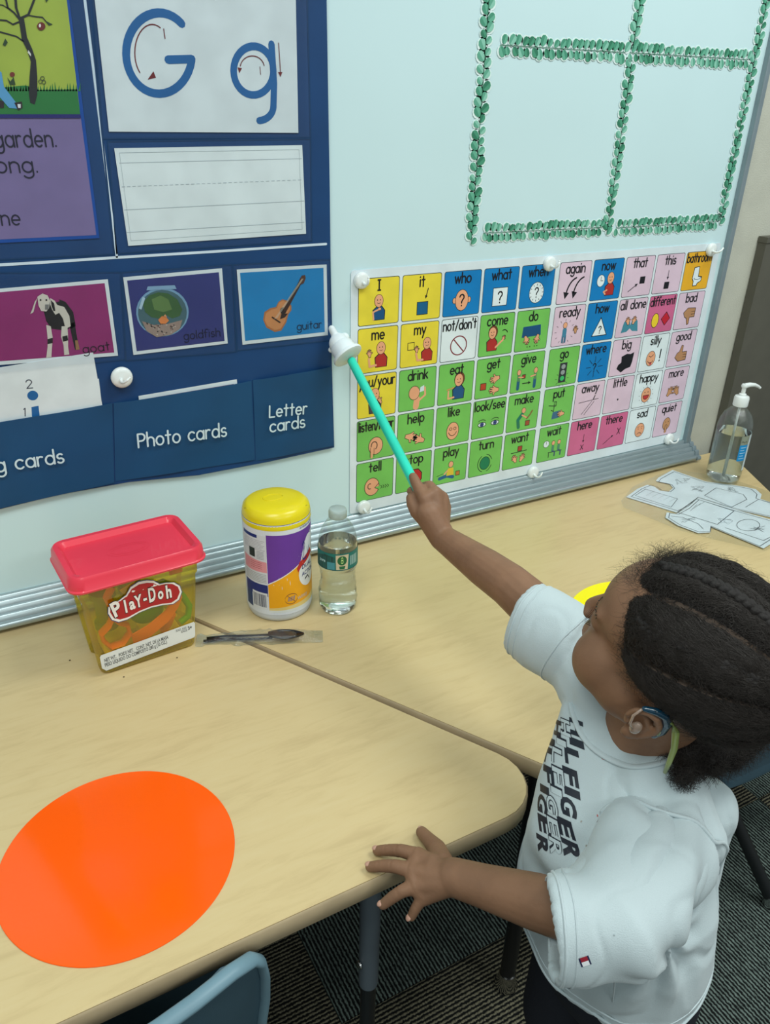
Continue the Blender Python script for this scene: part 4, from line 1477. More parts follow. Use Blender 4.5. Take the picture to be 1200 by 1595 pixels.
loft(bm, [[(-.030, -.040, .132), (-.009, -.041, .140), (-.009, -.039, .140), (-.030, -.038, .132)], [(-.014, -.0435, .108), (.006, -.0445, .118), (.006, -.0425, .118), (-.014, -.0415, .108)]])
rul = toy('dough_ruler', bm, YL, 'short yellow ruler slanting behind the label inside the tub')
a = Art()
rf = lambda u, v, h: (-.0195 + u * .020 + v * .0155, -.0409 - .0035 * v - u * .001 - h * 1.5 - .0006, .136 - .022 * v + .008 * u)
a.text('I', .0, .38, .2, K, 0, w=.09, ang=0)
a.text('*', .05, .9, .28, K, 0, w=.07)
a.t = [([(p[0], 1.0 - p[1] * .9 + .2) for p in t], i, L) for t, i, L in a.t]
a.build('printed_marks', rul, rf)
bm = bmesh.new()
box(bm, (-.058, -.034, .008), (-.01, .03, .030), 0, .006)
box(bm, (.0, -.030, .008), (.058, .03, .026), 0, .006)
toy('dough_mould', bm, YL, 'yellow tray mould lying flat at the bottom inside the tub')
bm = bmesh.new()
tube(bm, [(.03, -.02, .03), (.036, -.026, .045), (.042, -.03, .062)], .007, 8)
toy('dough_roller', bm, OR, 'stubby orange handle behind the white weight label inside the tub')

# ---------------------------------------------------------------- wipes canister
CB_ = T(436.5, 941)
CRD = .0538
cdir = math.atan2(CAM[1] - CB_[1], CAM[0] - CB_[0])
can = empty('wipes_canister', tuple(CB_), label='tall cleaning wipes canister with a yellow flip lid and purple and orange label', cat='canister')
bodyM = mat('canister_white', (206, 214, 224), rough=.35)
lidY = mat('canister_yellow', (232, 212, 24), rough=.28, var=.01)
bm = bmesh.new()
lathe(bm, [(.047, 0), (.0505, .002), (.0525, .008), (CRD, .018), (CRD, .158), (.0525, .163), (.0525, .170), (.050, .172)], 64)
new_obj('canister_body', mesh_from(bm, 'canister_body', bodyM, True, 45), can)
bm = bmesh.new()
lathe(bm, [(.0540, .1685), (.0545, .171), (.0540, .174), (.0532, .184), (.0515, .1905), (.0485, .1930), (.0475, .1945), (.044, .1965), (.03, .1985), (.001, .199)], 64)
ld = new_obj('lid', mesh_from(bm, 'lid', lidY, True, 60), can)
bm = bmesh.new()  # hinge line and tab of the flip cap
cd = lambda th: cdir + th
tube(bm, [(.0485 * math.cos(cd(t)) * k, .0485 * math.sin(cd(t)) * k, .1945 - abs(t) * .002) for t, k in [(-1.25, 1.03), (-1.1, 1.0), (-.9, .93), (-.6, .86), (-.3, .83), (0, .82), (.3, .83), (.6, .86), (.9, .93), (1.1, 1.0), (1.25, 1.03)]], .0011, 6)
tube(bm, [(.016 * math.cos(t) - .003, .011 * math.sin(t) + .004, .1990) for t in [2 * PI * k / 16 for k in range(17)]], .0006, 5)
new_obj('flip_cap_rim', mesh_from(bm, 'flip_cap_rim', lidY, True), ld)


def can_uv(u, v):
    th = math.asin(max(-.985, min(.985, (u - 436.5) / 52.5)))
    a_ = cdir + th
    x, y = CB_[0] + CRD * math.cos(a_), CB_[1] + CRD * math.sin(a_)
    lo, hi = -.05, .25
    for _ in range(24):
        m = (lo + hi) / 2
        if proj((x, y, m))[1] > v:
            lo = m
        else:
            hi = m
    return th, (lo + hi) / 2


CZ = lambda zx, zy: can_uv(360 + zx / 5.4545, 740 + zy / 5.4545)   # from the enlarged view of the photo
cf = lambda th, z, h: ((CRD + h) * math.cos(cdir + th), (CRD + h) * math.sin(cdir + th), z)
zt, zb = CZ(420, 430)[1], CZ(420, 1190)[1]
td = CZ(325, 700)[0]
a = Art()
VIO, AMB, NV = (106, 56, 160), (246, 172, 22), (26, 44, 120)
za, zb2 = CZ(440, 515)[1], CZ(440, 1150)[1]
a.poly([(-2.6, zb), (2.6, zb), (2.6, zt), (-2.6, zt)], (222, 228, 236), 0)
a.stroke([(-2.6, zt - .0005), (2.6, zt - .0005)], .0008, NV, 1)
zd1, zd2 = CZ(340, 930)[1], CZ(600, 745)[1]
t2 = CZ(600, 745)[0]
a.poly([(td, zd1), (t2, zd2), (t2 + .1, zd2 + .018), (1.5, za - .004), (1.5, za), (td, za)], VIO, 1)
a.poly([(td, zb2), (1.5, zb2), (1.5, zd2), (t2, zd2 - .001), (td, zd1 - .0015)], AMB, 1)
a.poly([(td, zb2 - .004), (1.5, zb2 - .004), (1.5, zb2 + .012), (td, zb2 + .004)], (232, 206, 130), 2)
a.poly([(td, zb2 - .004), (1.5, zb2 - .004), (1.5, zb2 + .001), (td, zb2)], (222, 228, 226), 3)
a.stroke([(td, zd1), (t2, zd2), (t2 + .10, zd2 + .018), (t2 + .2, zd2 + .034), (1.3, zd2 + .046)], .0016, PDW, 4)
# big script mark on the right and the red ribbon and white oval
a.ell(1.12, zd2 + .022, .26, .022, (232, 236, 240), 5)
a.stroke([(.78, zd2 + .030), (.86, zd2 + .036), (.9, zd2 + .028), (.82, zd2 + .012), (.78, zd2 + .006), (.84, zd2 + .003), (.98, zd2 + .006)], .0035, NV, 7)
a.stroke([(1.0, zd2 + .022), (1.04, zd2 + .010), (1.12, zd2 + .022), (1.14, zd2 + .002)], .0035, NV, 7)
a.poly([(.56, zd2 - .008), (.66, zd2 + .002), (1.2, zd2 + .016), (1.3, zd2 + .006), (.72, zd2 - .008), (.60, zd2 - .016)], (196, 44, 40), 6)
a.ell(1.02, zd2 - .022, .40, .026, (236, 238, 238), 5)
a.font('DUAL', lambda x, y, w: (.74 + x / w * .5, zd2 - .013 + y * .0105), NV, 8, off=.02)
a.font('ACTION', lambda x, y, w: (.74 + x / w * .6, zd2 - .026 + y * .0105), NV, 8, off=.02)
a.stroke([(.86, zd2 - .034), (1.0, zd2 - .030), (1.1, zd2 - .038)], .003, K, 8)
tc_, zc_ = CZ(515, 1050)
a.stroke(arc(tc_, zc_, .20, .0095, 0, 360, 24), .0011, (126, 78, 60), 6)
for k in range(3):
    a.poly([(tc_ - .12 + k * .08, zc_ - .004), (tc_ - .06 + k * .08, zc_ - .004), (tc_ - .03 + k * .08, zc_ + .004 + k * .001), (tc_ - .09 + k * .08, zc_ + .004)], (170, 140, 120), 6)
a.stroke([(tc_ - .12, zc_ + .0065), (tc_ + .12, zc_ - .0065)], .001, (126, 78, 60), 8)
a.font('WIPES', lambda x, y, w: (.55 + x / w * .4, zb2 + .014 + y * .0085), (206, 190, 170), 6, off=.02)
a.font('KILLS 99.9%', lambda x, y, w: (.62 + x / w * .75, zt - .010 + y * .0068), NV, 5, off=.02)
a.font('OF VIRUSES & BACTERIA', lambda x, y, w: (.70 + x / w * .7, zt - .0145 + y * .0042), NV, 5, off=.01)
# back panel
tl = -1.25
tr_ = td - .015
Zq = lambda y: CZ(230, y)[1]
a.poly([(tl, Zq(920)), (tr_, Zq(905)), (tr_, Zq(500)), (tl, Zq(500))], (214, 218, 226), 2)
a.poly([(tl, Zq(528)), (-.62, Zq(528)), (-.62, Zq(500)), (tl, Zq(500))], NV, 3)
for k in range(7):
    a.stroke([(tl + .05, Zq(548 + k * 13)), (tr_ - .04 - (k % 3) * .05, Zq(548 + k * 13))], .0005, (120, 126, 140), 3)
a.poly([(-.95, Zq(695)), (-.72, Zq(695)), (-.72, Zq(620)), (-.95, Zq(620))], (40, 52, 56), 4)
for k in range(6):
    a.stroke([(-.66, Zq(640 + k * 12)), (-.42, Zq(640 + k * 12))], .0006, (110, 116, 130), 4)
a.poly([(tl, Zq(815)), (tr_, Zq(810)), (tr_, Zq(722)), (tl, Zq(705))], (224, 150, 160), 3)
for k in range(4):
    a.stroke([(-.9, Zq(735 + k * 16)), (-.5, Zq(735 + k * 16))], .0006, (150, 50, 60), 4)
for k in range(6):
    a.stroke([(tl + .05, Zq(830 + k * 13)), (tr_ - .03, Zq(830 + k * 13))], .0009, (150, 156, 160), 4)
a.poly([(tl, Zq(1010)), (tr_, Zq(1010)), (tr_, Zq(915)), (tl, Zq(915))], NV, 3)
a.poly([(tl, Zq(1130)), (-.92, Zq(1130)), (-.92, Zq(1010)), (tl, Zq(1010))], (30, 60, 110), 3)
a.poly([(-.9, Zq(1125)), (tr_ - .02, Zq(1125)), (tr_ - .02, Zq(985)), (-.9, Zq(985))], (222, 226, 230), 4)
t = -.86
while t < tr_ - .06:
    w_ = random.choice([.010, .016, .024])
    a.poly([(t, Zq(1105)), (t + w_, Zq(1105)), (t + w_, Zq(1000)), (t, Zq(1000))], (40, 48, 80), 6)
    t += w_ + random.choice([.012, .018])
a.stroke([(td, zb2), (td, za)], .0012, (40, 40, 110), 6)
a.build('wrap_label', can, cf, step=.00005, maxlen=.11)

# ---------------------------------------------------------------- water bottle
def water_mat():
    m = mat('water', (250, 253, 252), rough=0.0, trans=1.0, ior=1.33, spec=.5)
    return m


PET = clear('clear_bottle_film', (243, 248, 247), rough=.05, weight=.94)
bb = T(526.5, 944)
bt = empty('water_bottle', tuple(bb), label='small clear plastic water bottle with a teal paper band beside the wipes canister', cat='bottle')
prof_b = [(.020, .004), (.0265, .0), (.030, .004), (.0315, .012), (.0305, .018), (.0320, .024), (.0312, .030), (.0318, .036), (.0298, .042), (.0305, .047), (.0282, .053), (.0288, .058),
          (.0272, .064), (.0290, .070), (.0285, .075), (.0312, .082), (.0322, .088), (.0322, .120), (.0316, .128), (.0290, .140), (.0245, .152), (.0185, .162), (.0142, .168), (.0132, .171)]
bm = bmesh.new()
vs = lathe(bm, prof_b, 48, cap=False)
bm.faces.new(vs[0][::-1])
for ring_, (r_0, z_0) in zip(vs, prof_b):
    for k, v in enumerate(ring_):
        if z_0 < .014:
            q = 1 - .05 * (math.cos(k * 2 * PI / 48 * 6) > .3)
            v.co.x *= q
            v.co.y *= q
        elif z_0 < .08:
            q = 1 + .02 * math.sin(k * 2 * PI / 48 * 3 + z_0 * 160)
            v.co.x *= q
            v.co.y *= q
bmesh.ops.recalc_face_normals(bm, faces=bm.faces[:])
new_obj('bottle_wall', mesh_from(bm, 'bottle_wall', PET, True, 80), bt)
bm = bmesh.new()
wp = [(r - .0010, z + .0006) for r, z in prof_b if z < .127]
lathe(bm, wp + [(.0302, .1265), (.001, .1262)], 40)
new_obj('water', mesh_from(bm, 'water', water_mat(), True, 60), bt)
bm = bmesh.new()
n_ = 60
rings = []
for r, z in ((.0138, .1695), (.0142, .1705), (.0142, .179), (.0136, .1835), (.012, .1845), (.001, .1846)):
    rings.append([((r + (.0004 * (k % 2) if .17 < z < .18 else 0)) * math.cos(2 * PI * k / n_), (r + (.0004 * (k % 2) if .17 < z < .18 else 0)) * math.sin(2 * PI * k / n_), z) for k in range(n_)])
loft(bm, rings)
new_obj('cap', mesh_from(bm, 'cap', mat('frosted_cap', (206, 222, 218), rough=.4, trans=.4), True, 50), bt)
bdir = math.atan2(CAM[1] - bb[1], CAM[0] - bb[0])
bf = lambda th, z, h: ((.0324 + h) * math.cos(bdir + th), (.0324 + h) * math.sin(bdir + th), z)
a = Art()
TL_ = (18, 118, 112)
a.poly([(-3.1, .089), (3.1, .089), (3.1, .1195), (-3.1, .1195)], TL_, 0)
a.poly([(-1.3, .089), (-.15, .089), (-.15, .1135), (-.7, .1165), (-1.3, .108)], (24, 74, 70), 1)
a.poly([(-.55, .0905), (-.15, .0905), (-.15, .1035), (-.55, .1035)], (70, 148, 160), 2)
a.font('pure', lambda x, y, w: (-1.05 + x / w * .4, .1015 + y * .008), (190, 226, 224), 3, off=.02)
a.poly([(-.08, .0905), (.5, .0905), (.56, .1175), (-.1, .117)], (214, 200, 168), 2)
a.ell(.22, .107, .24, .0085, (34, 104, 62), 3)
a.text('8', .22, .1025, .0068, (206, 240, 150), 5, w=.0018, sx=22)
a.poly([(.1, .0915), (.34, .0915), (.38, .097), (.06, .097)], (34, 110, 70), 3)
for k in range(7):
    a.poly([(.66 + k * .07, .096), (.69 + k * .07, .096), (.69 + k * .07, .113), (.66 + k * .07, .113)], (190, 220, 216), 3)
a.stroke([(-3.1, .0895), (3.1, .0895)], .001, (10, 90, 90), 4)
a.t = [t for t in a.t]
a.build('paper_band', bt, bf, step=.00006, maxlen=.16)

# ---------------------------------------------------------------- wrapped cutlery
CU_ = mat('black_cutlery_plastic', (20, 22, 24), rough=.25)
FILM = clear('crinkled_film', (250, 252, 252), rough=.12, weight=.93, edge=.5)
BAG = clear('bag_film', (252, 253, 253), rough=.15, weight=.975, edge=.18)
sp = empty('cutlery_packet', (0, 0, 0), label='black plastic spoon sealed in crinkled clear film lying across the table seam', cat='cutlery')
SPN = [T(u, v, .004) for u, v in ((317, 999), (345, 996), (375, 995), (405, 995), (425, 993))]
bm = bmesh.new()
tube(bm, SPN, [.0036, .0034, .003, .0026, .003], 8, flat=.5, up=(0, 0, 1))
tube(bm, [T(u, v, .007) for u, v in ((322, 994), (350, 991), (400, 990), (430, 988))], [.003, .003, .0026, .0028], 8, flat=.5, up=(0, 0, 1))
new_obj('handle', mesh_from(bm, 'handle', CU_, True), sp)
bm = bmesh.new()
c0, c1 = T(418, 993, .004), T(474, 993, .004)
ax = Vector(c1 - c0).normalized()
sd = Vector((0, 0, 1)).cross(ax)
rings = []
for k in range(13):
    t = k / 12
    w_ = .0125 * math.sin(PI * min(1, .1 + t * .88)) ** .7
    c = Vector(c0) + ax * (t * (Vector(c1) - Vector(c0)).length)
    ro = [c + sd * (w_ * math.cos(q)) + Vector((0, 0, 1)) * (.0035 - .0055 * math.sin(q) * math.sin(PI * t) * (1 if True else 0)) for q in [PI * j / 8 for j in range(9)]]
    ri = [c + sd * (w_ * .9 * math.cos(q)) + Vector((0, 0, 1)) * (.0045 - .0045 * math.sin(q) * math.sin(PI * t)) for q in [PI * j / 8 for j in range(8, -1, -1)]]
    rings.append([tuple(p + Vector((0, 0, .0035))) for p in ro + ri])
loft(bm, rings)
bmesh.ops.recalc_face_normals(bm, faces=bm.faces[:])
new_obj('bowl', mesh_from(bm, 'bowl', CU_, True, 60), sp)
bm = bmesh.new()
A_, B_ = Vector(T(306, 999)), Vector(T(503, 992))
ax = (B_ - A_).normalized()
sd = Vector((0, 0, 1)).cross(ax)
Lw = (B_ - A_).length
rings = []
for k in range(41):
    t = k / 40
    hw = .015 + .003 * noise.noise(Vector((t * 9, 0, 3))) - (.004 if .05 < t < .3 else 0)
    hh = .0135 * math.sin(PI * min(max(t, .03), .97)) ** .5
    pts = []
    for j in range(13):
        q = PI * j / 12
        nz = noise.noise(Vector((t * 22, q * 2.4, 0))) * .0028 + noise.noise(Vector((t * 60, q * 5, 7))) * .0012
        pts.append(A_ + ax * (t * Lw) + sd * (hw * math.cos(q) + nz) + Vector((0, 0, max(.0006, hh * math.sin(q) ** .8 + nz * math.sin(q)))))
    pts += [A_ + ax * (t * Lw) + sd * (hw * math.cos(q)) + Vector((0, 0, .0004)) for q in (PI * .9, PI * .6, PI * .4, PI * .1)]
    rings.append([tuple(p) for p in pts])
loft(bm, rings)
bmesh.ops.recalc_face_normals(bm, faces=bm.faces[:])
new_obj('film_wrapper', mesh_from(bm, 'film_wrapper', FILM, True, 35), sp)

# ---------------------------------------------------------------- hand sanitizer pump
sb = T(1125, 747)
hs_ = empty('sanitizer_bottle', (sb[0], sb[1], .0062), label='tall clear hand sanitizer pump bottle at the far end of the table', cat='bottle')
prs = [(.028, .0), (.036, .002), (.0375, .010), (.0375, .105), (.0375, .125), (.0355, .140), (.029, .156), (.019, .167), (.0135, .171), (.0135, .176)]
bm = bmesh.new()
vs = lathe(bm, prs, 48, cap=False)
bm.faces.new(vs[0][::-1])
bmesh.ops.recalc_face_normals(bm, faces=bm.faces[:])
new_obj('bottle_wall', mesh_from(bm, 'bottle_wall', PET, True, 70), hs_)
bm = bmesh.new()
lathe(bm, [(.027, .002), (.0348, .004), (.0362, .011), (.0362, .1145), (.001, .1145)], 40)
new_obj('gel', mesh_from(bm, 'gel', mat('clear_gel', (246, 250, 244), rough=.0, trans=1.0, ior=1.30), True, 50), hs_)
bm = bmesh.new()
lathe(bm, [(.0155, .174), (.0160, .176), (.0160, .192), (.0145, .1955), (.008, .197), (.0075, .201), (.0045, .202), (.0045, .2145), (.0065, .2155), (.0075, .219), (.0060, .2225), (.001, .223)], 30)
P = [(0, 0, .2185), (.012, -.003, .2205), (.024, -.006, .2195), (.034, -.0085, .2155), (.040, -.010, .2115)]
tube(bm, P, [.0060, .0052, .0042, .0034, .0030], 12)
new_obj('pump_head', mesh_from(bm, 'pump_head', M_white, True, 50), hs_)
bm = bmesh.new()
tube(bm, [(0, 0, .172), (.001, 0, .10), (.004, .002, .008)], .0026, 10)
new_obj('dip_tube', mesh_from(bm, 'dip_tube', mat('dip_tube_plastic', (226, 232, 228), rough=.3, trans=.5), True), hs_)
sdir = math.atan2(CAM[1] - sb[1], CAM[0] - sb[0])
sf = lambda th, z, h: ((.0378 + h) * math.cos(sdir + th), (.0378 + h) * math.sin(sdir + th), z)
a = Art()
a.poly([(.55, .056), (1.15, .056), (1.15, .094), (.55, .094)], (20, 138, 200), 0)
a.poly([(1.15, .030), (2.1, .030), (2.1, .116), (1.15, .116)], (214, 226, 228), 0)
for k in range(5):
    a.stroke([(.64, .062 + k * .0065), (1.05 - (k % 2) * .12, .062 + k * .0065)], .0014, (190, 224, 240), 2)
a.stroke([(.6, .101), (.7, .103), (.8, .099), (.9, .103), (1.0, .100)], .0014, K, 2)
a.build('bottle_label', hs_, sf, step=.00008, maxlen=.15)

# ---------------------------------------------------------------- colouring sheets in a clear bag
ZQ = lambda pts, z: [(float(p[0]), float(p[1])) for p in (T(960 + x / 5, 560 + y / 5, z) for x, y in pts)]
PAP = mat('white_paper', (222, 232, 236), rough=.6)


def flat(name, pts, z, th, m, parent=None, **kw):
    bm = bmesh.new()
    P = ZQ(pts, z)
    loft(bm, [[(x, y, z - th) for x, y in P], [(x, y, z) for x, y in P]])
    bmesh.ops.recalc_face_normals(bm, faces=bm.faces[:])
    return new_obj(name, mesh_from(bm, name, m, smooth=False), parent, **kw)


A1 = [(80, 1070), (170, 1005), (245, 975), (300, 990), (340, 1020), (410, 1030), (445, 1000), (420, 968), (310, 945), (330, 920), (440, 860), (700, 950), (1000, 990), (1090, 1010), (1135, 1050), (1125, 1085), (1260, 1130),
      (1260, 1240), (930, 1165), (640, 1075), (560, 1150), (470, 1190)]
B1 = [(640, 1078), (930, 1168), (1260, 1262), (1260, 1400), (1150, 1470), (740, 1300), (735, 1345), (640, 1350), (480, 1290), (385, 1230), (395, 1190), (470, 1200), (560, 1150)]


def shrink(P, k):
    cx, cy = sum(p[0] for p in P) / len(P), sum(p[1] for p in P) / len(P)
    return [(cx + (x - cx) * (1 - k), cy + (y - cy) * (1 - k * 1.1)) for x, y in P]


INK = (52, 58, 64)
for P, z, lb in ((A1, .0022, 'white jigsaw shaped colouring sheet under the sanitizer bottle'), (B1, .0034, 'white jigsaw shaped colouring sheet nearer the child, over the other one')):
    o = flat('colouring_sheet', P, z, .0009, PAP, label=lb, cat='paper', group='colouring sheets in the clear bag')
    a = Art()
    a.stroke(ZQ(shrink(P, .07), z), .0014, INK, 0, closed=True)
    if z < .003:
        a.stroke(ZQ([(150, 1060), (230, 1010), (480, 1085), (430, 1150)], z), .0012, INK, 0, closed=True)
        for k in range(5):
            a.stroke(ZQ([(235 + k * 45, 1060 + k * 12), (290 + k * 45, 1030 + k * 12)], z), .0006, (150, 160, 166), 0)
        for c in ((520, 950), (640, 1010), (900, 1010)):
            a.stroke(ZQ([(c[0] + random.uniform(-60, 60), c[1] + random.uniform(-25, 25)) for _ in range(16)], z), .0006, (110, 118, 124), 0)
        a.stroke(ZQ([(690, 1060), (780, 1000), (990, 1050), (1020, 1090), (900, 1150)], z), .0013, INK, 0, closed=True)
        a.stroke(ZQ([(1010, 1150), (1110, 1090), (1230, 1120)], z), .0011, INK, 0)
    else:
        a.stroke(ZQ([(480, 1190), (625, 1085), (920, 1180), (790, 1285)], z), .0015, INK, 0, closed=True)
        a.stroke(ZQ([(430, 1220), (520, 1230), (640, 1280), (680, 1320)], z), .0012, INK, 0)
        for c in ((560, 1250), (850, 1260), (1100, 1320)):
            a.stroke(ZQ([(c[0] + random.uniform(-60, 60), c[1] + random.uniform(-25, 25)) for _ in range(14)], z), .0006, (110, 118, 124), 0)
        a.stroke(ZQ(arc(1030, 1290, 90, 45, 0, 360, 20), z), .0012, INK, 0)
        a.stroke(ZQ([(850, 1310), (1150, 1410), (1230, 1370)], z), .0012, INK, 0)
        for k in range(3):
            a.stroke(ZQ([(580 + k * 30, 1180 - k * 22), (630 + k * 30, 1130 - k * 10)], z), .0008, INK, 0)
    a.build('ink_drawing', o, lambda x, y, h, z=z: (x, y, z + h), step=.0002)
flat('plastic_bag', [(40, 1100), (130, 990), (320, 900), (470, 850), (900, 930), (1300, 1060), (1300, 1420), (1160, 1490), (760, 1400), (500, 1330), (280, 1240), (60, 1150)], .0058, .0003, BAG,
     label='flat clear plastic bag holding the jigsaw shaped colouring sheets', cat='bag')

# ---------------------------------------------------------------- pointer stick with a white pointing hand
RA = Vector(at(663, 786, 1.103))      # rear end inside the fist
RB = Vector(W(548, 562, -.050))       # front end inside the white hand
ptr = empty('pointer_stick', (0, 0, 0), label='turquoise pointer stick with a white pointing foam hand touching the word chart', cat='pointer')
bm = bmesh.new()
tube(bm, [RA, RB], .0074, 24)
new_obj('rod', mesh_from(bm, 'rod', mat('turquoise_rod', (44, 214, 184), rough=.35), True, 50), ptr)
pd = (RB - RA).normalized()
Q = Vector(W(541, 548, -.040))
hx, hy, _ = frame_of(Vector((-.15, .5, .25)))
hd = Vector(W(525, 528, -.020)) - Vector(W(543, 553, -.046))
hd.normalize()
bm = bmesh.new()
F0 = Vector(W(543, 555, -.050))
x_, y_, d_ = frame_of(hd)
rings = []
for s, r in ((-.002, .0215), (0, .0262), (.003, .0268), (.0055, .0255), (.006, .0215), (.012, .0205), (.022, .0200), (.026, .0175)):
    rings.append([F0 + d_ * s + (x_ * math.cos(2 * PI * k / 28) + y_ * math.sin(2 * PI * k / 28)) * r for k in range(28)])
loft(bm, rings)
HW = mat('white_foam', (226, 236, 238), rough=.5)
new_obj('cuff', mesh_from(bm, 'cuff', HW, True, 45), ptr)
bm = bmesh.new()
Cc = F0 + d_ * .028
lft, upv = -Vector(CR), Vector(CU)
ellipsoid(bm, Cc, (.0175, .0150, .0175))
capsule(bm, Cc, Vector(W(517, 512, -.018)), .0075, .0058)
capsule(bm, Cc, Vector(W(516, 545, -.020)), .0068, .0050)
for k in range(3):
    p = Vector(W(527 + 5 * k, 532 - 3 * k, -.012))
    ellipsoid(bm, p, (.0085, .0085, .0085))
new_obj('pointing_hand', remesh(bm, 'pointing_hand', HW, .0012, 6), ptr)

# ---------------------------------------------------------------- chairs
SHELL = mat('teal_blue_chair_plastic', (64, 90, 104), rough=.42, var=.02, bump=.2, bscale=500)
SHELL2 = mat('teal_blue_chair_rim', (110, 140, 153), rough=.42)


def chair(label, loc, rot, seat_z=.30, back=True, feet=None):
    """local: seat faces +y, back rest at -y, origin on the floor under the seat centre"""
    c = empty('school_chair', (loc[0], loc[1], FLOOR), rot, label=label, cat='chair', group='teal plastic school chairs')
    bm = bmesh.new()
    rings = []
    n = 17
    prof = [(.17, seat_z - .012), (.165, seat_z), (.12, seat_z + .004), (0, seat_z - .006), (-.10, seat_z - .004), (-.150, seat_z + .012), (-.172, seat_z + .05)]
    wid = [.150, .158, .165, .168, .160, .152, .150]
    for (y, z), w in zip(prof, wid):
        top = [(-w + 2 * w * k / n, y, z + .012 * abs(2 * k / n - 1) ** 3) for k in range(n + 1)]
        rings.append(top + [(x, y2 + (.004 if z > seat_z + .01 else 0), z2 - .005) for x, y2, z2 in top[::-1]])
    loft(bm, rings)
    bmesh.ops.recalc_face_normals(bm, faces=bm.faces[:])
    new_obj('seat', mesh_from(bm, 'seat', SHELL, True, 60), c)
    if back:
        bm = bmesh.new()
        rings = []
        bz = [(-.170, seat_z + .045, .150), (-.178, seat_z + .09, .150), (-.186, seat_z + .14, .152), (-.194, seat_z + .19, .150), (-.199, seat_z + .222, .144), (-.201, seat_z + .238, .130), (-.202, seat_z + .246, .105)]
        for y, z, w in bz:
            fr = [(-w + 2 * w * k / n, y - .018 * (1 - (2 * k / n - 1) ** 2), z) for k in range(n + 1)]
            rings.append(fr + [(x, y2 + .005, z2) for x, y2, z2 in fr[::-1]])
        loft(bm, rings)
        bmesh.ops.recalc_face_normals(bm, faces=bm.faces[:])
        bk = new_obj('backrest', mesh_from(bm, 'backrest', SHELL, True, 60), c)
        bm = bmesh.new()
        path = [(-.150, -.172, seat_z + .045), (-.152, -.178, seat_z + .09), (-.154, -.186, seat_z + .14), (-.152, -.194, seat_z + .19), (-.147, -.1985, seat_z + .222), (-.136, -.203, seat_z + .240), (-.112, -.209, seat_z + .2485)]
        path += [(x, -.202 - .018 * (1 - (x / .15) ** 2) , seat_z + .250) for x in (-.07, -.035, 0, .035, .07)]
        path += [(-x, y, z) for x, y, z in path[:7][::-1]]
        tube(bm, path, .0085, 10, flat=.62)
        new_obj('backrest_rim', mesh_from(bm, 'backrest_rim', SHELL2, True), c, label='lighter rolled rim of the backrest')
        bm = bmesh.new()
        for s in (-1, 1):
            tube(bm, [(s * .085, -.196, seat_z + .05), (s * .085, -.212, seat_z + .13), (s * .082, -.219, seat_z + .19)], [.006, .006, .003], 8)
        new_obj('back_rib', mesh_from(bm, 'back_rib', SHELL, True), c)
    for k, (sx, sy) in enumerate(((-1, -1), (1, -1), (1, 1), (-1, 1))):
        bm = bmesh.new()
        top = (sx * .13, sy * .12, seat_z - .012)
        ft = (sx * .185, sy * .185, .012)
        if feet and k in feet:
            ft = (top[0] + feet[k][0], top[1] + feet[k][1], .012)
        tube(bm, [top, ft], .0115, 14)
        lg = new_obj('leg', mesh_from(bm, 'leg', M_steel, True, 40), c)
        bm = bmesh.new()
        lathe(bm, [(.014, 0), (.0155, .004), (.0150, .016), (.0125, .024)], 20, (ft[0], ft[1], 0))
        new_obj('glide', mesh_from(bm, 'glide', M_chrome, True, 40), lg)
    bm = bmesh.new()
    tube(bm, [(-.13, -.12, seat_z - .016), (.13, -.12, seat_z - .016)], .008, 10)
    tube(bm, [(-.13, .12, seat_z - .016), (.13, .12, seat_z - .016)], .008, 10)
    new_obj('under_seat_frame', mesh_from(bm, 'under_seat_frame', M_steel, True, 40), c)
    return c


# near chair: the right top corner of its back touches the front edge of the left table
def place(c, local, world, rot):
    ca, sa = math.cos(rot), math.sin(rot)
    c.rotation_euler = (0, 0, rot)
    c.location = (world[0] - (local[0] * ca - local[1] * sa), world[1] - (local[0] * sa + local[1] * ca), FLOOR)


ch1 = chair('teal blue school chair pushed under the front edge of the left table', (0, 0), 0, seat_z=.315)
place(ch1, (.149, -.199), (.151, -.7125), math.radians(7))
ch2 = chair('teal blue school chair under the far table, seen behind the back of the child', (0, 0), 0, seat_z=.262, feet={2: (-.070, .140)})
place(ch2, (.13, .12), (1.060, -.573), PI)
# ================================================================== THE CHILD
def cv(a, b, c):
    return Vector(CR * a + CU * b + CF * c)


V = Vector
skinM = mat('skin', (136, 101, 77), rough=.5, spec=.35, sss=.03, bump=.25, bscale=260, var=.05, vscale=30)
Ls, Rs = V(at(1070, 1305, .80)), V(at(905, 1010, .92))
E1, W1 = V(at(905, 1425, .752)), V(T(707, 1366, .032))
E2, W2 = V(at(795, 912, .985)), V(at(690, 838, 1.090))
NB = (Ls + Rs) / 2 + V((.0, -.004, .004))
# head frame
Fh = cv(-.70, .58, .36).normalized()
Lh = cv(-.55, -.52, -.64)
Lh = (Lh - Fh * Fh.dot(Lh)).normalized()
Uh = Fh.cross(Lh).normalized()
if Uh.z < 0:
    Uh = -Uh
HC = V(at(1058, 1024, .762))
HM = Matrix((-Lh, Fh, Uh)).transposed()      # head axes: x = child's right, y = face forward, z = crown


def H(x, y, z):
    return HC + HM @ V((x, y, z))


def fing(bm, pts, rads):
    chain(bm, pts, rads, 12)


bm = bmesh.new()
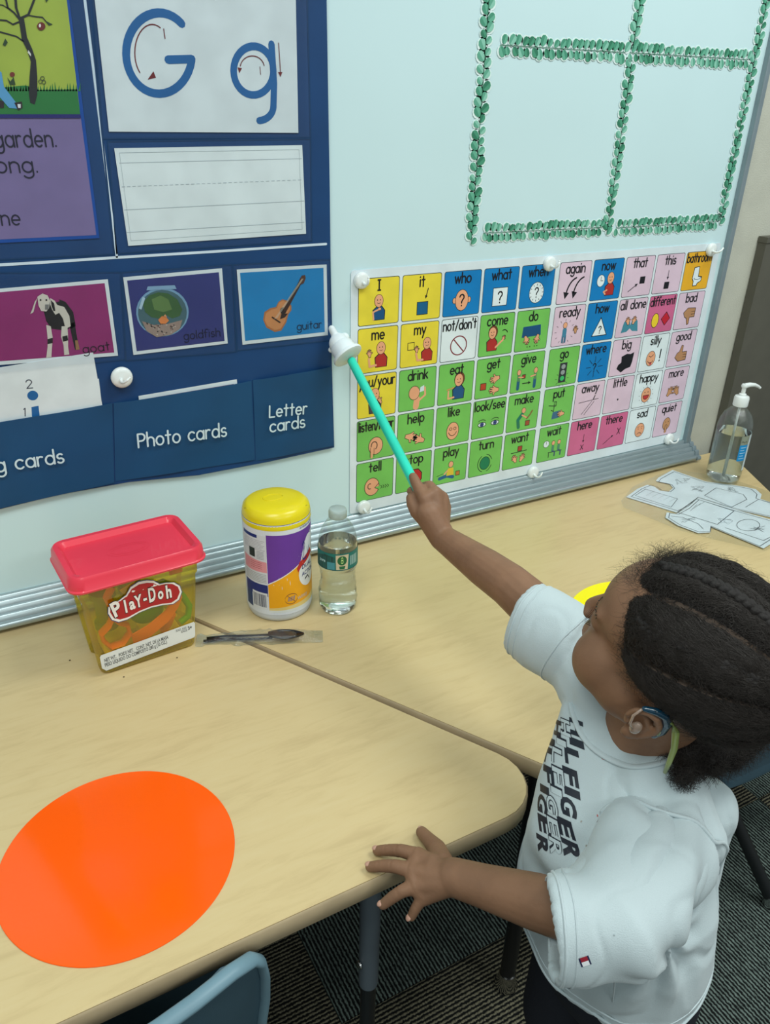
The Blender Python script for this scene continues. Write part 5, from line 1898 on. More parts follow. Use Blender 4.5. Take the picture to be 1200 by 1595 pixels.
# head
ellipsoid(bm, H(0, -.010, .022), (.069, .090, .075), HM, 36, 24)
ellipsoid(bm, H(0, .036, .030), (.060, .056, .052), HM, 30, 20)
ellipsoid(bm, H(0, .030, -.020), (.057, .056, .060), HM, 30, 20)
for s in (-1, 1):
    ellipsoid(bm, H(s * .033, .048, -.034), (.033, .036, .036), HM)
    ellipsoid(bm, H(s * .040, .020, -.038), (.028, .036, .034), HM)
    capsule(bm, H(s * .046, .002, -.040), H(s * .012, .060, -.070), .022, .020)
    ellipsoid(bm, H(s * .027, .078, .020), (.022, .010, .0070), HM)      # brow
    ellipsoid(bm, H(s * .028, .0755, .0045), (.0155, .0125, .0110), HM)   # eyelid over the eyeball
    ellipsoid(bm, H(s * .008, .093, -.021), (.0070, .0070, .0060), HM)
ellipsoid(bm, H(0, .060, -.074), (.018, .018, .015), HM)
capsule(bm, H(0, .082, .010), H(0, .096, -.017), .0070, .0084)
ellipsoid(bm, H(0, .078, -.040), (.024, .012, .012), HM)
ellipsoid(bm, H(0, .085, -.043), (.016, .0070, .0046), HM)
ellipsoid(bm, H(0, .083, -.051), (.014, .0068, .0050), HM)
# ears: bowl, curled rim, lobe
for s in (-1, 1):
    Me = HM @ Euler((0, 0, -s * .45)).to_matrix()
    ec = H(s * .070, -.006, -.022)
    ex, ey, ez = Me @ V((s, 0, 0)), Me @ V((0, 1, 0)), Me @ V((0, 0, 1))
    ellipsoid(bm, ec + ex * .004, (.0040, .0125, .0200), Me)
    rim = [(.003, .010, -.004), (.007, .0135, .006), (.009, .011, .017), (.011, .002, .0235), (.012, -.008, .0205), (.012, -.0145, .011), (.011, -.0155, .000), (.009, -.0125, -.011), (.007, -.006, -.0195)]
    chain(bm, [ec + ex * a + ey * b + ez * c for a, b, c in rim], [.0034, .0036, .0036, .0036, .0038, .0038, .0036, .0036, .0046], 10)
    inner = [(.0065, .004, .014), (.0085, -.003, .010), (.009, -.008, .001), (.008, -.006, -.008), (.007, .001, -.012)]
    chain(bm, [ec + ex * a + ey * b + ez * c for a, b, c in inner], [.0022, .0026, .0028, .0028, .0030], 10)
    ellipsoid(bm, ec + ex * .0065 + ey * .001 - ez * .0205, (.0055, .0085, .0080), Me)
    ellipsoid(bm, ec + ex * .006 + ey * .0105 - ez * .003, (.0045, .0035, .0050), Me)
# neck and trunk
capsule(bm, H(0, -.022, -.030), NB + V((0, 0, .0)), .042, .041, 24)
capsule(bm, H(0, .0, -.045), NB + V((-.006, .002, .0)), .033, .034, 24)
tor = [(V((.552, -.825, -.17)), .078, .066), (V((.540, -.824, -.09)), .085, .068), (V((.526, -.826, -.01)), .085, .064), (V((.536, -.812, .07)), .084, .058), (V((.553, -.785, .125)), .070, .044)]
wax_lo = V((.05, -1, -.05)).normalized()
wax_hi = (Ls - Rs).normalized()
for k, (c, a_, b_) in enumerate(tor):
    w = wax_lo.lerp(wax_hi, k / 4).normalized()
    up = V((0, 0, 1)) - w * w.z
    up.normalize()
    d = w.cross(up)
    M = Matrix((w, d, up)).transposed()
    ellipsoid(bm, c, (a_, b_, .075 if k < 4 else .045), M)
capsule(bm, NB, Rs, .040, .034)
capsule(bm, NB, Ls, .036, .028)
# arms
capsule(bm, Rs, E2, .034, .0275)
chain(bm, [E2, E2.lerp(W2, .35), W2], [.0275, .0258, .0182], 20)
capsule(bm, Ls, E1, .030, .0290)
chain(bm, [E1, E1.lerp(W1, .35), E1.lerp(W1, .75), W1], [.0285, .0265, .0215, .0195], 20)
# legs
for s in (-1, 1):
    hip, kn, an = V((.555, -.825 + s * .043, -.20)), V((.55, -.825 + s * .046, -.37)), V((.575, -.825 + s * .046, -.515))
    chain(bm, [hip, kn, an], [.056, .038, .026], 20)
    chain(bm, [an, V((.54, an.y, -.535))], [.026, .02], 12)
# ---- left hand, spread on the table edge
kn1 = [V(T(651, 1332, .026)), V(T(643, 1356, .025)), V(T(648, 1380, .018)), V(T(662, 1397, .010))]
tp1 = [V(T(588, 1325, .0068)), V(T(577, 1350, .0066)), V(T(597, 1409, -.006)), V(T(641, 1428, -.012))]
for kp, f_ in zip(kn1, (.55, .35, .35, .55)):
    capsule(bm, W1 + V((-.004, 0, -.002)), kp, .0165, .0088)
for a_, b_ in zip(kn1[:-1], kn1[1:]):
    capsule(bm, a_, b_, .0092, .0090)
    capsule(bm, a_.lerp(W1, .45), b_.lerp(W1, .45), .0125, .0125)
for kp, tp, r in zip(kn1, tp1, (.0071, .0072, .0070, .0062)):
    m1 = kp.lerp(tp, .42) + V((0, 0, .0045))
    m2 = kp.lerp(tp, .72) + V((0, 0, .0030))
    fing(bm, [kp, m1, m2, tp], [r * 1.18, r * 1.02, r * .95, r * .82])
th0, th1, th2, th3 = W1.lerp(kn1[0], .25) + V((.006, .012, -.004)), V(T(681, 1322, .018)), V(T(668, 1308, .013)), V(T(657, 1296, .0078))
fing(bm, [th0, th1, th2, th3], [.0125, .0105, .0084, .0070])
# ---- right hand, fist round the pointer with the index finger laid along it
rod_up = (RB - RA).normalized()
kn2 = [V(at(662, 777, 1.088)), V(at(677, 768, 1.094)), V(at(688, 776, 1.104)), V(at(692, 790, 1.112))]
chain(bm, [W2, V(at(668, 800, 1.092))], [.0185, .0200], 16)
for kp in kn2:
    capsule(bm, W2 + (V(at(668, 800, 1.095)) - W2) * .35, kp, .0165, .0105)
for a_, b_ in zip(kn2[:-1], kn2[1:]):
    capsule(bm, a_, b_, .0105, .0100)
ix = [kn2[0], V(at(654, 763, 1.098)), V(at(648, 752, 1.103)), V(at(644, 743, 1.108))]
fing(bm, ix, [.0100, .0084, .0078, .0068])
for q, k in ((1, 0), (2, .011), (3, .021)):
    b0 = kn2[q]
    P = [b0, b0 + V(CR) * -.006 + V(CU) * .010 - V(CU) * k * .2 + V(CF) * .012, RA.lerp(RB, .10 - k * 2.2) + V(CF) * .014 + V(CR) * .004, RA.lerp(RB, .08 - k * 2.2) - V(CR) * .010 + V(CF) * .008]
    fing(bm, P, [.0096, .0082, .0075, .0068])
fing(bm, [V(at(668, 812, 1.095)), V(at(650, 797, 1.094)), V(at(643, 785, 1.098)), V(at(641, 776, 1.104))], [.0135, .0105, .0088, .0078])
person = empty('person', (0, 0, 0), label='small child in a white t-shirt leaning over the table, pointing a turquoise stick', cat='person')
bodyme = remesh(bm, 'body', skinM, .0019, 5, .5)
# creases over the knuckles and wrist of the near hand
co = get_co(bodyme)
for kp, tp in zip(kn1, tp1):
    ax_ = np.array(tp - kp)
    L_ = np.linalg.norm(ax_)
    ax_ /= L_
    rel = co - np.array(kp)
    s_ = rel @ ax_
    rad = np.linalg.norm(rel - np.outer(s_, ax_), axis=1)
    for q in (.04, .44, .74):
        g = np.exp(-((s_ - q * L_) / .0011) ** 2) * (rad < .012) * (rel[:, 2] > -.01)
        co[:, 2] -= g * .0006
# soften the face: baby-smooth cheeks and brow, ears left crisp
ed = np.empty(len(bodyme.edges) * 2, np.int32)
bodyme.edges.foreach_get('vertices', ed)
ed = ed.reshape(-1, 2)
hl = (co - np.array(HC)) @ np.array(HM)
fw = ((hl[:, 1] > -.005) & (np.abs(hl).max(axis=1) < .13) & (hl[:, 2] > -.10)).astype(float) * np.clip((hl[:, 1] + .0) / .03, 0, 1)
fw *= 1 - .75 * np.exp(-((hl[:, 1] - .092) / .012) ** 2) * (np.abs(hl[:, 0]) < .02)
deg = np.bincount(ed.ravel(), minlength=len(co)).astype(float)
for _ in range(34):
    acc = np.zeros_like(co)
    np.add.at(acc, ed[:, 0], co[ed[:, 1]])
    np.add.at(acc, ed[:, 1], co[ed[:, 0]])
    co += (acc / deg[:, None] - co) * (.6 * fw)[:, None]
set_co(bodyme, co)
new_obj('body', bodyme, person)

# eyes, lashes, brows
eyeW, iris = mat('eye_white', (226, 220, 210), rough=.15), mat('dark_iris', (38, 24, 18), rough=.1)
lashM = mat('lash_hair', (18, 14, 12), rough=.5)
for s in (-1, 1):
    bm = bmesh.new()
    ellipsoid(bm, H(s * .028, .0705, .0020), (.0118, .0120, .0104), HM)
    e = new_obj('eye', mesh_from(bm, 'eye', eyeW, True), person)
    bm = bmesh.new()
    ellipsoid(bm, H(s * .028, .0832, .0010), (.0050, .0030, .0050), HM, 16, 10)
    new_obj('iris', mesh_from(bm, 'iris', iris, True), e)
    bm = bmesh.new()
    for k in range(15):
        t = -1 + 2 * k / 14
        b0 = H(s * .028 + .0125 * t, .0860 - .0060 * t * t, .0010)
        tube(bm, [b0, b0 + HM @ V((t * .0016, .0035, -.0002)), b0 + HM @ V((t * .003, .0062, .0016))], [.00035, .00028, .0001], 4)
    new_obj('eyelashes', mesh_from(bm, 'eyelashes', lashM, True), e)
    bm = bmesh.new()
    for k in range(26):
        t = -1 + 2 * k / 25
        b0 = H(s * (.029 + .017 * t), .0885 - .009 * max(0, t) ** 2 - .001, .0245 - .004 * t * t + .0015 * math.sin(k * 2.4))
        tube(bm, [b0, b0 + HM @ V((s * .0035, -.0006, .0022))], [.0005, .0002], 4)
    new_obj('eyebrow', mesh_from(bm, 'eyebrow', lashM, True), person)
# nails
nailM = mat('nail', (196, 152, 132), rough=.3)
for kp, tp, r in zip(kn1 + [th2], tp1 + [th3], (.0071, .0072, .0070, .0062, .0078)):
    d = (tp - kp).normalized()
    sd = d.cross(V((0, 0, 1))).normalized()
    upn = sd.cross(d)
    M = Matrix((sd, d, upn)).transposed()
    bm = bmesh.new()
    ellipsoid(bm, tp + d * .0012 + upn * r * .56, (.0036, .0042, .0019), M, 14, 8)
    new_obj('nail', mesh_from(bm, 'nail', nailM, True), person)

# ---------------------------------------------------------------- shirt
shirtM = mat('white_cotton', (190, 203, 206), rough=.85, spec=.2, bump=.35, bscale=900, var=.02, vscale=10, sheen=.2)
bm = bmesh.new()
st = [(V((.527, -.822, -.093)), .113, .088), (V((.527, -.822, -.085)), .115, .090), (V((.524, -.824, -.05)), .114, .091), (V((.518, -.827, .0)), .110, .090), (V((.521, -.824, .05)), .108, .086),
      (V((.536, -.806, .100)), .106, .076), (V((.550, -.786, .135)), .094, .062), (V((.560, -.776, .158)), .070, .050), (V((.566, -.779, .176)), .047, .040)]
rings = []
NR = 72
for k, (c, a_, b_) in enumerate(st):
    t = max(0, min(1, (k - 1) / 6))
    w = wax_lo.lerp(wax_hi, t).normalized()
    up = (V((0, 0, 1)) - w * w.z).normalized()
    d = w.cross(up)
    rg = []
    tilt = max(0, (3 - k) / 3) if k < 3 else 0
    for i in range(NR):
        q = 2 * PI * i / NR
        cx, sx = math.cos(q), math.sin(q)
        e = .86
        x = a_ * math.copysign(abs(cx) ** e, cx)
        y = b_ * math.copysign(abs(sx) ** e, sx)
        wob = 1 + (.035 * math.sin(5 * q + 1) + .02 * math.sin(9 * q)) * max(0, 1 - k / 4)
        pnt = c + (w * x + d * y) * wob
        pnt.z += .12 * (pnt.x - c.x) * tilt
        rg.append(pnt)
    rings.append(rg)
loft(bm, rings)
capsule(bm, NB.lerp(Ls, .35), Ls, .050, .038)
capsule(bm, V(at(1062, 1262, .85)), V(at(1094, 1262, .855)), .046, .036)
capsule(bm, V(at(1094, 1262, .855)), V(at(1062, 1400, .87)), .034, .030)
capsule(bm, NB.lerp(Rs, .35), Rs, .050, .044)


def sleeve(P, R, cup, squash=1.0, upd=None):
    """open thick tube: outer and inner wall, last ring is the cuff"""
    n = 40
    Pn = [V(p) for p in P]
    outer, inner = [], []
    for i, p in enumerate(Pn):
        d = (Pn[min(i + 1, len(Pn) - 1)] - Pn[max(i - 1, 0)]).normalized()
        y = (V(upd) - d * d.dot(V(upd))).normalized()
        x = y.cross(d)
        for lst, dr in ((outer, 0), (inner, -.0050)):
            lst.append([p + (x * math.cos(2 * PI * k / n) * (R[i] + dr) + y * math.sin(2 * PI * k / n) * (R[i] + dr) * squash) for k in range(n)])
    loft(bm, outer + inner[::-1] + [outer[0]], True, False)
    return outer


c1 = V(at(857, 1443, .729))
m1_ = Ls.lerp(c1, .55) + V((0, 0, .006))
cr_ = V(CR)
S1 = sleeve([Ls.lerp(c1, .05), Ls.lerp(c1, .32) + V((0, 0, .006)), c1 + cr_ * .052 + V((0, 0, .004)), c1 + cr_ * .022 + V((0, 0, .001)), c1], [.050, .0545, .0530, .0490, .0465], 1, 1.0, CU)
c2 = V(at(816, 961, .962))
S2 = sleeve([Rs.lerp(c2, .0), Rs.lerp(c2, .4), Rs.lerp(c2, .8), c2], [.050, .0500, .0455, .0425], 1, 1.0, CU)
shme = remesh(bm, 'shirt', shirtM, .0028, 8, .55)
co = get_co(shme)
nrm = np.empty(len(shme.vertices) * 3, np.float32)
shme.vertices.foreach_get('normal', nrm)
nrm = nrm.reshape(-1, 3)
LsA, c1A = np.array(Ls), np.array(c1)
out = np.zeros(len(co))
armpit = np.array(Ls + (c1 - Ls) * .15 - V((0, 0, .05)))
for i, p in enumerate(co):
    v = V(p)
    # long soft folds, stretched up and down, plus creases fanning from the near armpit
    a_ = noise.noise(V((v.x * 14, v.y * 14, v.z * 5 + 2)))
    b_ = noise.noise(V((v.x * 34 + 5, v.y * 30, v.z * 13)))
    rel = p - armpit
    r = math.sqrt(rel @ rel) + 1e-6
    th = math.atan2(rel[2], rel @ np.array((.75, -.65, 0)) * 1.0)
    fk = min(1, max(0, 1 - (rel @ CR) / .035))
    f = fk * math.sin(th * 9 + 3 * noise.noise(v * 9)) * math.exp(-((r - .07) / .055) ** 2)
    c_ = noise.noise(V((v.x * 20 + 9, v.y * 20, v.z * 8)))
    out[i] = .0075 * a_ + .0030 * b_ + .0068 * f - .0220 * max(0, .14 - abs(c_)) * (1 if p[2] < .06 else .45)
co = co + nrm * out[:, None]
set_co(shme, co)
shirt = new_obj('shirt', shme, person, label='white short sleeved t-shirt')
bvh = BVHTree.FromPolygons([tuple(p) for p in co], [tuple(p.vertices) for p in shme.polygons])


def on_shirt(p, lift=.0006):
    loc, nn, _, _ = bvh.find_nearest(V(p))
    return loc + nn * lift


def seam(pts, name, r=.0013, closed=True, m=None, lift=.0002):
    P = [on_shirt(p, lift) for p in pts]
    # light smoothing
    for _ in range(2):
        P = [(P[i - 1] + P[i] * 2 + P[(i + 1) % len(P)]) / 4 if closed or 0 < i < len(P) - 1 else P[i] for i in range(len(P))]
    if closed:
        P.append(P[0])
    b = bmesh.new()
    tube(b, P, r, 6, cap=False)
    return new_obj(name, mesh_from(b, name, m or shirtM, True), shirt)


def ringpts(c, ax, r, n=60, sq_=1.0):
    x, y, _ = frame_of(ax)
    return [c + (x * math.cos(2 * PI * k / n) + y * math.sin(2 * PI * k / n) * sq_) * r for k in range(n)]


ax1, ax2 = (c1 - Ls).normalized(), (c2 - Rs).normalized()
seam(ringpts(c1 + cr_ * .013, cr_, .060), 'cuff_seam', .0010)
seam(ringpts(c1 + cr_ * .003, cr_, .060), 'cuff_edge', .0016)
seam(ringpts(c2 - ax2 * .013, ax2, .060), 'cuff_seam', .0010)
seam(ringpts(c2 - ax2 * .003, ax2, .060), 'cuff_edge', .0016)
seam(ringpts(Ls + ax1 * .004 + V((0, 0, .0)), (ax1 + (Ls - NB).normalized() * .9).normalized(), .07), 'armhole_seam', .0022)
hit = lambda u, v: bvh.ray_cast(V(CAM), V(ray(u, v)).normalized())
seam([hit(u, v)[0] for u, v in ((957, 1455), (960, 1485), (961, 1510), (958, 1535), (955, 1560))], 'side_seam', .0009, closed=False)
seam(ringpts(Rs + ax2 * .004, (ax2 + (Rs - NB).normalized() * .9).normalized(), .07), 'armhole_seam', .0014)
seam(ringpts(V((.527, -.822, -.071)), V((-.12, 0, 1)), .13, 90), 'hem_seam', .0010)
seam(ringpts(V((.527, -.822, -.086)), V((-.12, 0, 1)), .13, 90), 'hem_edge', .0018)
# collar
ncx = V(at(1030, 1175, .815))
cup_ = (HC - NB).normalized()
b = bmesh.new()
cc = NB + V((-.002, -.002, .026))
cax = (V((-.30, .10, 1))).normalized()
cpts = [on_shirt(p, -.001) for p in ringpts(cc, cax, .060, 56)]
for _ in range(3):
    cpts = [(cpts[i - 1] + cpts[i] * 2 + cpts[(i + 1) % 56]) / 4 for i in range(56)]
tube(b, cpts + [cpts[0]], .0052, 10, cap=False, flat=.5)
new_obj('collar', mesh_from(b, 'collar', shirtM, True), shirt)
# shorts and shoes
shortsM = mat('navy_shorts', (24, 28, 38), rough=.8, bump=.4, bscale=700)
bm = bmesh.new()
ellipsoid(bm, V((.550, -.823, -.140)), (.086, .108, .100))
for s in (-1, 1):
    chain(bm, [V((.556, -.823 + s * .046, -.20)), V((.550, -.823 + s * .052, -.335))], [.064, .058], 24)
new_obj('shorts', remesh(bm, 'shorts', shortsM, .004, 5), person, label='dark navy shorts')
shoeM = mat('black_shoe', (28, 28, 30), rough=.5)
for s in (-1, 1):
    bm = bmesh.new()
    y = -.825 + s * .048
    chain(bm, [V((.58, y, -.532)), V((.535, y, -.534)), V((.48, y, -.540))], [.030, .029, .023], 18)
    for v in bm.verts:
        v.co.z = max(v.co.z, FLOOR + .002)
    new_obj('shoe', remesh(bm, 'shoe', shoeM, .003, 4), person)

# ---------------------------------------------------------------- hair: cornrow sections swept from the hairline to the nape
hairM = bpy.data.materials.new('hair')
hairM.use_nodes = True
_b = hairM.node_tree.nodes['Principled BSDF']
_b.inputs['Base Color'].default_value = (.021, .016, .013, 1)
_b.inputs['Roughness'].default_value = .55
_b.inputs['Specular IOR Level'].default_value = .35
scalpM = mat('scalp', (88, 72, 60), rough=.7, var=.08, vscale=60)
hairbase = mat('hair_base', (24, 19, 17), rough=.75, bump=1.0, bscale=420, stretch=(1, 1, 1))
HRX = Matrix.Rotation(math.radians(-20), 3, 'X')
SECW = 45.0
CPH = -4.5


def scalp(th, ph, h=0.0):
    t, p = math.radians(th), math.radians(ph)
    d = V((math.sin(p) * math.cos(t), math.sin(t), math.cos(p) * math.cos(t)))
    d2 = HRX @ d
    q = V((d2.x * (.0705 + h), d2.y * (.0900 + h), d2.z * (.0725 + h)))
    return H(q.x, q.y - .010, q.z + .023)


def thmax(ph):
    a_ = abs(ph)
    pts = [(0, 42), (25, 42), (50, 38), (65, 34), (80, 31), (90, 26), (98, 10), (106, -6), (118, -13), (135, -22)]
    for (x0_, y0_), (x1_, y1_) in zip(pts[:-1], pts[1:]):
        if a_ <= x1_:
            return y0_ + (y1_ - y0_) * (a_ - x0_) / (x1_ - x0_)
    return -24


def ridge(ph, th):
    u = ((ph - CPH) / SECW + .5) % 1.0 - .5          # 0 at the section centre, +-.5 on the parting
    k = max(0, 1 - (abs(u) * 2) ** 2.4)
    edge = min(1, (thmax(ph) - th) / 24 + .04)
    k *= 1 - .62 * min(1, max(0, (abs(ph) - 78) / 16))
    if abs(ph - CPH) < SECW / 2:
        k *= 1 - .50 * math.exp(-(u / .11) ** 2)
    return .0004 + .0030 * min(1, edge * 2) + (.0100 * k + .0025 * k * noise.noise(V((ph * .11, th * .14, 0)))) * max(.05, edge)


bm = bmesh.new()
grid = []
NP, NT = 190, 70
for i in range(NP + 1):
    ph = -132 + 264 * i / NP
    tm = thmax(ph)
    grid.append([bm.verts.new(scalp(th, ph, ridge(ph, th))) for th in [tm + (-88 - tm) * j / NT for j in range(NT + 1)]])
for i in range(NP):
    ph = -132 + 264 * (i + .5) / NP
    u = abs(((ph - CPH) / SECW + .5) % 1.0 - .5)
    for j in range(NT):
        f = bm.faces.new((grid[i][j], grid[i + 1][j], grid[i + 1][j + 1], grid[i][j + 1]))
        f.material_index = 1 if (u > .458 and j < NT * .8) else 0
hair = new_obj('hair', mesh_from(bm, 'hair', [hairbase, scalpM], True), person, label='black hair in cornrows with pale partings')
# braided ridges
for k in range(-1, 2):
    ph0 = k * SECW + CPH
    bm = bmesh.new()
    tm = thmax(ph0) - 20
    n = 26
    for j in range(n):
        t = j / (n - 1)
        th = tm + (-84 - tm) * t
        wdt = 2.9 * math.cos(math.radians(th)) ** -.2
        for sd in (-1, 1):
            c = scalp(th + sd * 1.6, ph0 + sd * wdt / max(.35, math.cos(math.radians(th))) * .6, .0118 if k else .0128)
            p2 = scalp(th - 5, ph0 - sd * wdt * .2, .0128 if k else .0140)
            capsule(bm, c, c.lerp(p2, .55), .0042, .0034, 8, 3)
    new_obj('braid', mesh_from(bm, 'braid', hairbase, True), hair)


def strands(name, paths, rad, parent):
    n = len(paths)
    hc = bpy.data.hair_curves.new(name)
    hc.add_curves([len(p) for p in paths])
    flatp = [c for p in paths for q in p for c in q]
    hc.attributes['position'].data.foreach_set('vector', flatp)
    ra = hc.attributes.get('radius') or hc.attributes.new('radius', 'FLOAT', 'POINT')
    rv = []
    for p in paths:
        m = len(p)
        rv += [rad * (1 - .7 * k / (m - 1)) for k in range(m)]
    ra.data.foreach_set('value', rv)
    hc.materials.append(hairM)
    o = new_obj(name, hc, parent, kind='stuff')
    return o


rh = random.Random(11)
paths = []
for _ in range(19000):
    ph = rh.uniform(-131, 131)
    tm = thmax(ph)
    th = rh.uniform(-80, tm)
    c = round((ph - CPH) / SECW) * SECW + CPH
    ln = rh.uniform(10, 26)
    P = []
    h0 = rh.uniform(.0, .002)
    ph1 = c + (ph - c) * rh.uniform(.15, .75)
    amp = rh.uniform(.3, 2.2)
    fq = rh.uniform(3, 9)
    f0 = rh.uniform(0, 6)
    for j in range(9):
        t = j / 8
        pp = ph + (ph1 - ph) * t ** .8
        tt = th - ln * t
        hh = ridge(pp, tt) + .0006 + h0 * t + .0012 * math.sin(PI * t)
        P.append(scalp(tt + amp * math.cos(fq * t * 3 + f0), pp + amp * math.sin(fq * t * 3 + f0), hh))
    paths.append(P)
strands('hair_strands', paths, .00024, hair)
# loose frizz standing off the head, thickest along the front hairline
paths = []
for _ in range(6500):
    ph = rh.uniform(-128, 100)
    tm = thmax(ph)
    th = tm - abs(rh.gauss(0, 9)) if rh.random() < .3 else rh.uniform(-80, tm)
    h = ridge(ph, th)
    P = []
    L_ = rh.uniform(.003, .012) * (2.0 if (-25 < ph < 70 and tm - th < 14) else (.5 if tm - th < 12 else 1.0))
    dph, dth = rh.gauss(0, 10), rh.gauss(-4, 10)
    fq, f0, rr = rh.uniform(5, 14), rh.uniform(0, 6), rh.uniform(.6, 2.2)
    for j in range(11):
        t = j / 10
        P.append(scalp(th + dth * t + rr * math.cos(fq * t + f0), ph + dph * t + rr * math.sin(fq * t + f0), h * .8 + L_ * t))
    paths.append(P)
strands('frizz', paths, .00013, hair)
# baby hair over the temple
paths = []
for _ in range(2600):
    ph = rh.choice([-1, 1]) * rh.uniform(0, 104)
    th = thmax(ph) + rh.uniform(-5, 8)
    P = []
    fq, f0 = rh.uniform(3, 8), rh.uniform(0, 6)
    for j in range(7):
        t = j / 6
        P.append(scalp(th - 15 * t + .8 * math.sin(fq * t + f0), ph + math.copysign(5, ph) * t * rh.uniform(.3, 1) + .8 * math.cos(fq * t + f0), -.001 + .004 * t))
    paths.append(P)
strands('baby_hair', paths, .00011, hair)
# soft mass of hair gathered low over the nape
bm = bmesh.new()
chain(bm, [V(at(1062, 1176, .795)), V(at(1100, 1172, .80)), V(at(1136, 1158, .815)), V(at(1180, 1122, .83))], [.014, .021, .021, .020], 20)
nm = remesh(bm, 'nape_hair', hairbase, .003, 3)
nape = new_obj('nape_hair', nm, hair)
paths = []
vv = nm.vertices
for _ in range(3200):
    v_ = vv[rh.randrange(len(vv))]
    P0, N0 = v_.co.copy(), v_.normal.copy()
    x, y, _z = frame_of(N0)
    f0, fq, rr = rh.uniform(0, 6), rh.uniform(4, 10), rh.uniform(.0008, .0022)
    tang = (V(CR) * rh.uniform(-1, 1) + V(CU) * rh.uniform(-1, .4)).normalized()
    ln = rh.uniform(.006, .014)
    paths.append([P0 + tang * ln * j / 8 + N0 * (.0022 * j / 8 + .001) + (x * math.cos(fq * j / 8 + f0) + y * math.sin(fq * j / 8 + f0)) * rr for j in range(9)])
strands('nape_curls', paths, .00024, nape)
# curled braid ends at the nape
for (u, v, d), r_c, cnt, tha in (((1066, 1216, .775), .015, 420, (-18, -128)), ((1105, 1196, .785), .014, 300, (-34, -128)), ((1142, 1188, .80), .012, 220, (-50, -124))):
    C0 = V(at(u, v, d))
    bm = bmesh.new()
    ellipsoid(bm, C0 + V(CU) * .006, (r_c * .55, r_c * .55, r_c * .7), None, 14, 8)
    e = new_obj('braid_end', mesh_from(bm, 'braid_end', hairbase, True), hair)
    paths = []
    for _ in range(cnt):
        dr = V((rh.gauss(0, 1), rh.gauss(0, 1), rh.gauss(-.2, 1))).normalized()
        x, y, _z = frame_of(dr)
        f0, fq, rr = rh.uniform(0, 6), rh.uniform(5, 11), rh.uniform(.001, .003)
        P = [C0 + V(CU) * .006 + dr * (r_c * .5 + r_c * .75 * j / 9) + (x * math.cos(fq * j / 9 + f0) + y * math.sin(fq * j / 9 + f0)) * rr for j in range(10)]
        paths.append(P)
    strands('curls', paths, .00022, e)

# ---------------------------------------------------------------- hearing aid on the near ear
Me = HM @ Euler((0, 0, .45)).to_matrix()
ec = H(-.0715, -.006, -.022)
ex, ey, ez = Me @ V((-1, 0, 0)), Me @ V((0, 1, 0)), Me @ V((0, 0, 1))
E3 = lambda a, b, c: ec + ex * a + ey * b + ez * c
aid = empty('hearing_aid', (0, 0, 0), label='teal hearing aid with clear ear mould and pale green cord on the near ear', cat='hearing aid')
teal = mat('teal_aid_shell', (14, 58, 80), rough=.15, coat=.6)
bm = bmesh.new()
chain(bm, [E3(.010, .006, .0275), E3(.010, -.004, .0295), E3(.008, -.014, .0255), E3(.006, -.0205, .014), E3(.005, -.0220, .000), E3(.005, -.019, -.010)], [.0028, .0038, .0046, .0052, .0052, .0042], 12)
new_obj('shell', remesh(bm, 'shell', teal, .0010, 4), aid)
bm = bmesh.new()
tube(bm, [E3(.011, .008, .027), E3(.014, .012, .018), E3(.015, .010, .006), E3(.013, .004, -.002)], .0013, 8)
ellipsoid(bm, E3(.0105, .001, -.003), (.0045, .0055, .0085), Me)
new_obj('ear_mould', mesh_from(bm, 'ear_mould', mat('clear_silicone', (222, 196, 176), rough=.08, trans=.6, coat=.5), True), aid)
cordM = mat('pale_green_cord', (142, 158, 84), rough=.3, coat=.4)
bm = bmesh.new()
cp = [E3(.008, -.020, -.004), V(at(1046, 1122, .712)), V(at(1053, 1140, .716)), V(at(1051, 1165, .728)), V(at(1043, 1187, .742)), V(at(1036, 1203, .752))]
tube(bm, cp, [.0022, .0034, .0036, .0032, .0026, .0018], 12)
new_obj('retention_cord', mesh_from(bm, 'retention_cord', cordM, True), aid)

# ---------------------------------------------------------------- print on the chest
def chest_fn(u, v, h):
    """u along the chest (child's right to left), v up, both in metres"""
    o_ = PO + PU * u + PV * v
    loc, nn, _, _ = bvh.ray_cast(o_ + PN * .12, -PN)
    if loc is None:
        loc, nn, _, _ = bvh.find_nearest(o_)
    return loc + nn * (.0004 + h)


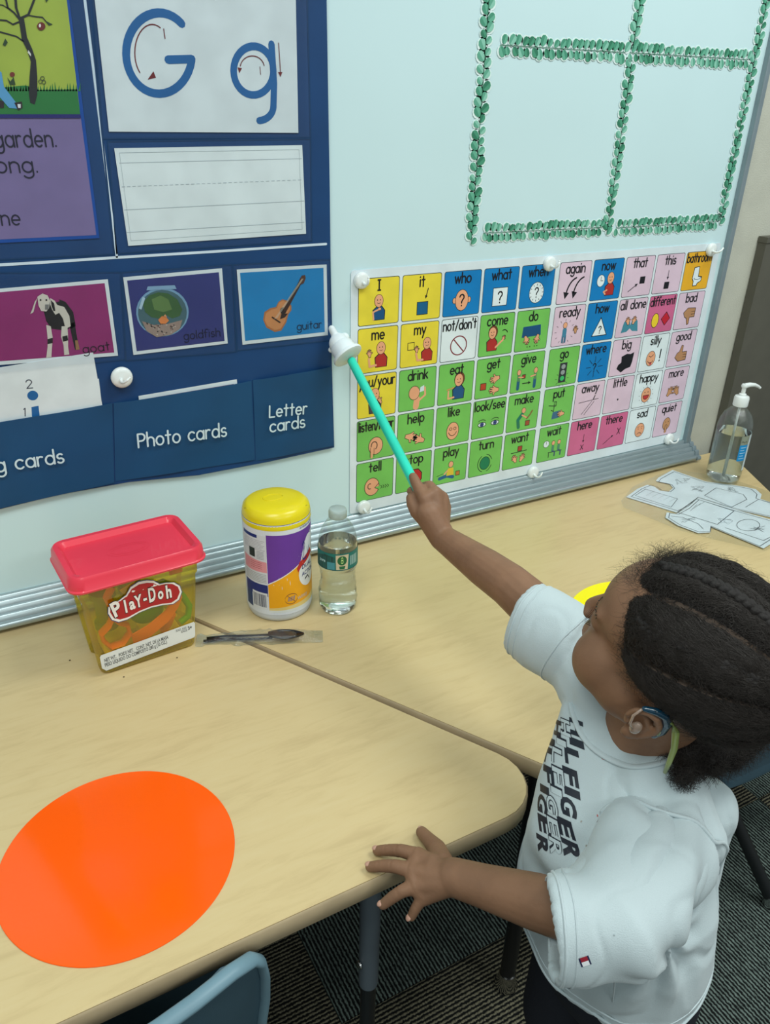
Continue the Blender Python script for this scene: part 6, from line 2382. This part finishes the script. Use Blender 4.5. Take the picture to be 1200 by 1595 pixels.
hit = lambda u, v: bvh.ray_cast(V(CAM), V(ray(u, v)).normalized())
_a, _b = hit(884, 1120), hit(866, 1330)
_c = hit(866, 1226)
PU = (_b[0] - _a[0]).normalized()
PN = (_a[1] + _b[1] + _c[1] * 2).normalized()
PN = (PN - PU * PN.dot(PU)).normalized()
PV = PU.cross(PN)
if PV.z < 0:
    PV = -PV
PO = _c[0]
a = Art()
PK = (26, 32, 44)
Lw = .150
for row, (v0, jag, outl) in enumerate(((.007, .0, False), (-.0085, .006, True), (-.024, .0, False))):
    word = 'HILFIGER'
    x = -.075
    for i, ch in enumerate(word):
        w_ = {'I': .010}.get(ch, .0195)
        sc_ = .0215 if row != 1 else .0190
        dv = (.003 * math.sin(i * 1.9 + row))
        fx = lambda px, py, w, x=x, w_=w_, v0=v0, dv=dv, sc_=sc_: (x + px / w * w_ * .96 + py * .006, v0 + dv + py * sc_ + (px / w) * w_ * .22)
        if outl:
            a.font(ch, fx, PK, 2 + .1 * (i % 3), off=.055)
            a.font(ch, fx, shirtM, 3 + .1 * (i % 3), off=.012)
        else:
            a.font(ch, fx, PK, .1 * (i % 3), off=.045)
        x += w_ + .0006
a.build('chest_lettering', shirt, chest_fn, step=.00015, maxlen=.006)
a = Art()  # small woven flag mark on the sleeve
a.poly([(-.0038, -.0052), (.0038, -.0052), (.0038, -.0036), (-.0038, -.0036)], (30, 34, 70), 0)
a.poly([(-.0038, -.0036), (.0, -.0036), (.0, .0036), (-.0038, .0036)], (232, 234, 236), 0)
a.poly([(.0, -.0036), (.0038, -.0036), (.0038, .0036), (.0, .0036)], (150, 34, 50), 0)
a.poly([(-.0038, .0036), (.0038, .0036), (.0038, .0052), (-.0038, .0052)], (30, 34, 70), 0)
LC = V(at(903, 1478, .70))


def sleeve_fn(u, v, h):
    o_ = LC + (V(CR) * .9 + V(CU) * .35) * v * .9 + (V(CU) * .9 - V(CR) * .35) * u * 1.2
    loc, nn, _, _ = bvh.ray_cast(o_ - V(CF) * .05, V(CF))
    if loc is None:
        loc, nn, _, _ = bvh.find_nearest(o_)
    return loc + nn * (.0004 + h)


a.build('sleeve_mark', shirt, sleeve_fn, maxlen=.004)
# faint food marks on the chest
a = Art()
for u, v, r, col in ((.028, .050, .0022, (186, 110, 108)), (.022, .046, .0014, (186, 110, 108)), (-.035, .046, .0018, (188, 140, 136)), (.045, .020, .0016, (150, 148, 140)), (.052, .034, .0012, (150, 148, 140)), (.03, .03, .0012, (160, 156, 148))):
    a.poly([(u + r * rh.uniform(.5, 1.3) * math.cos(t), v + r * rh.uniform(.5, 1.3) * math.sin(t)) for t in [2 * PI * k / 9 for k in range(9)]], col, 0)
a.build('stain', shirt, chest_fn, step=.00005, maxlen=.004)
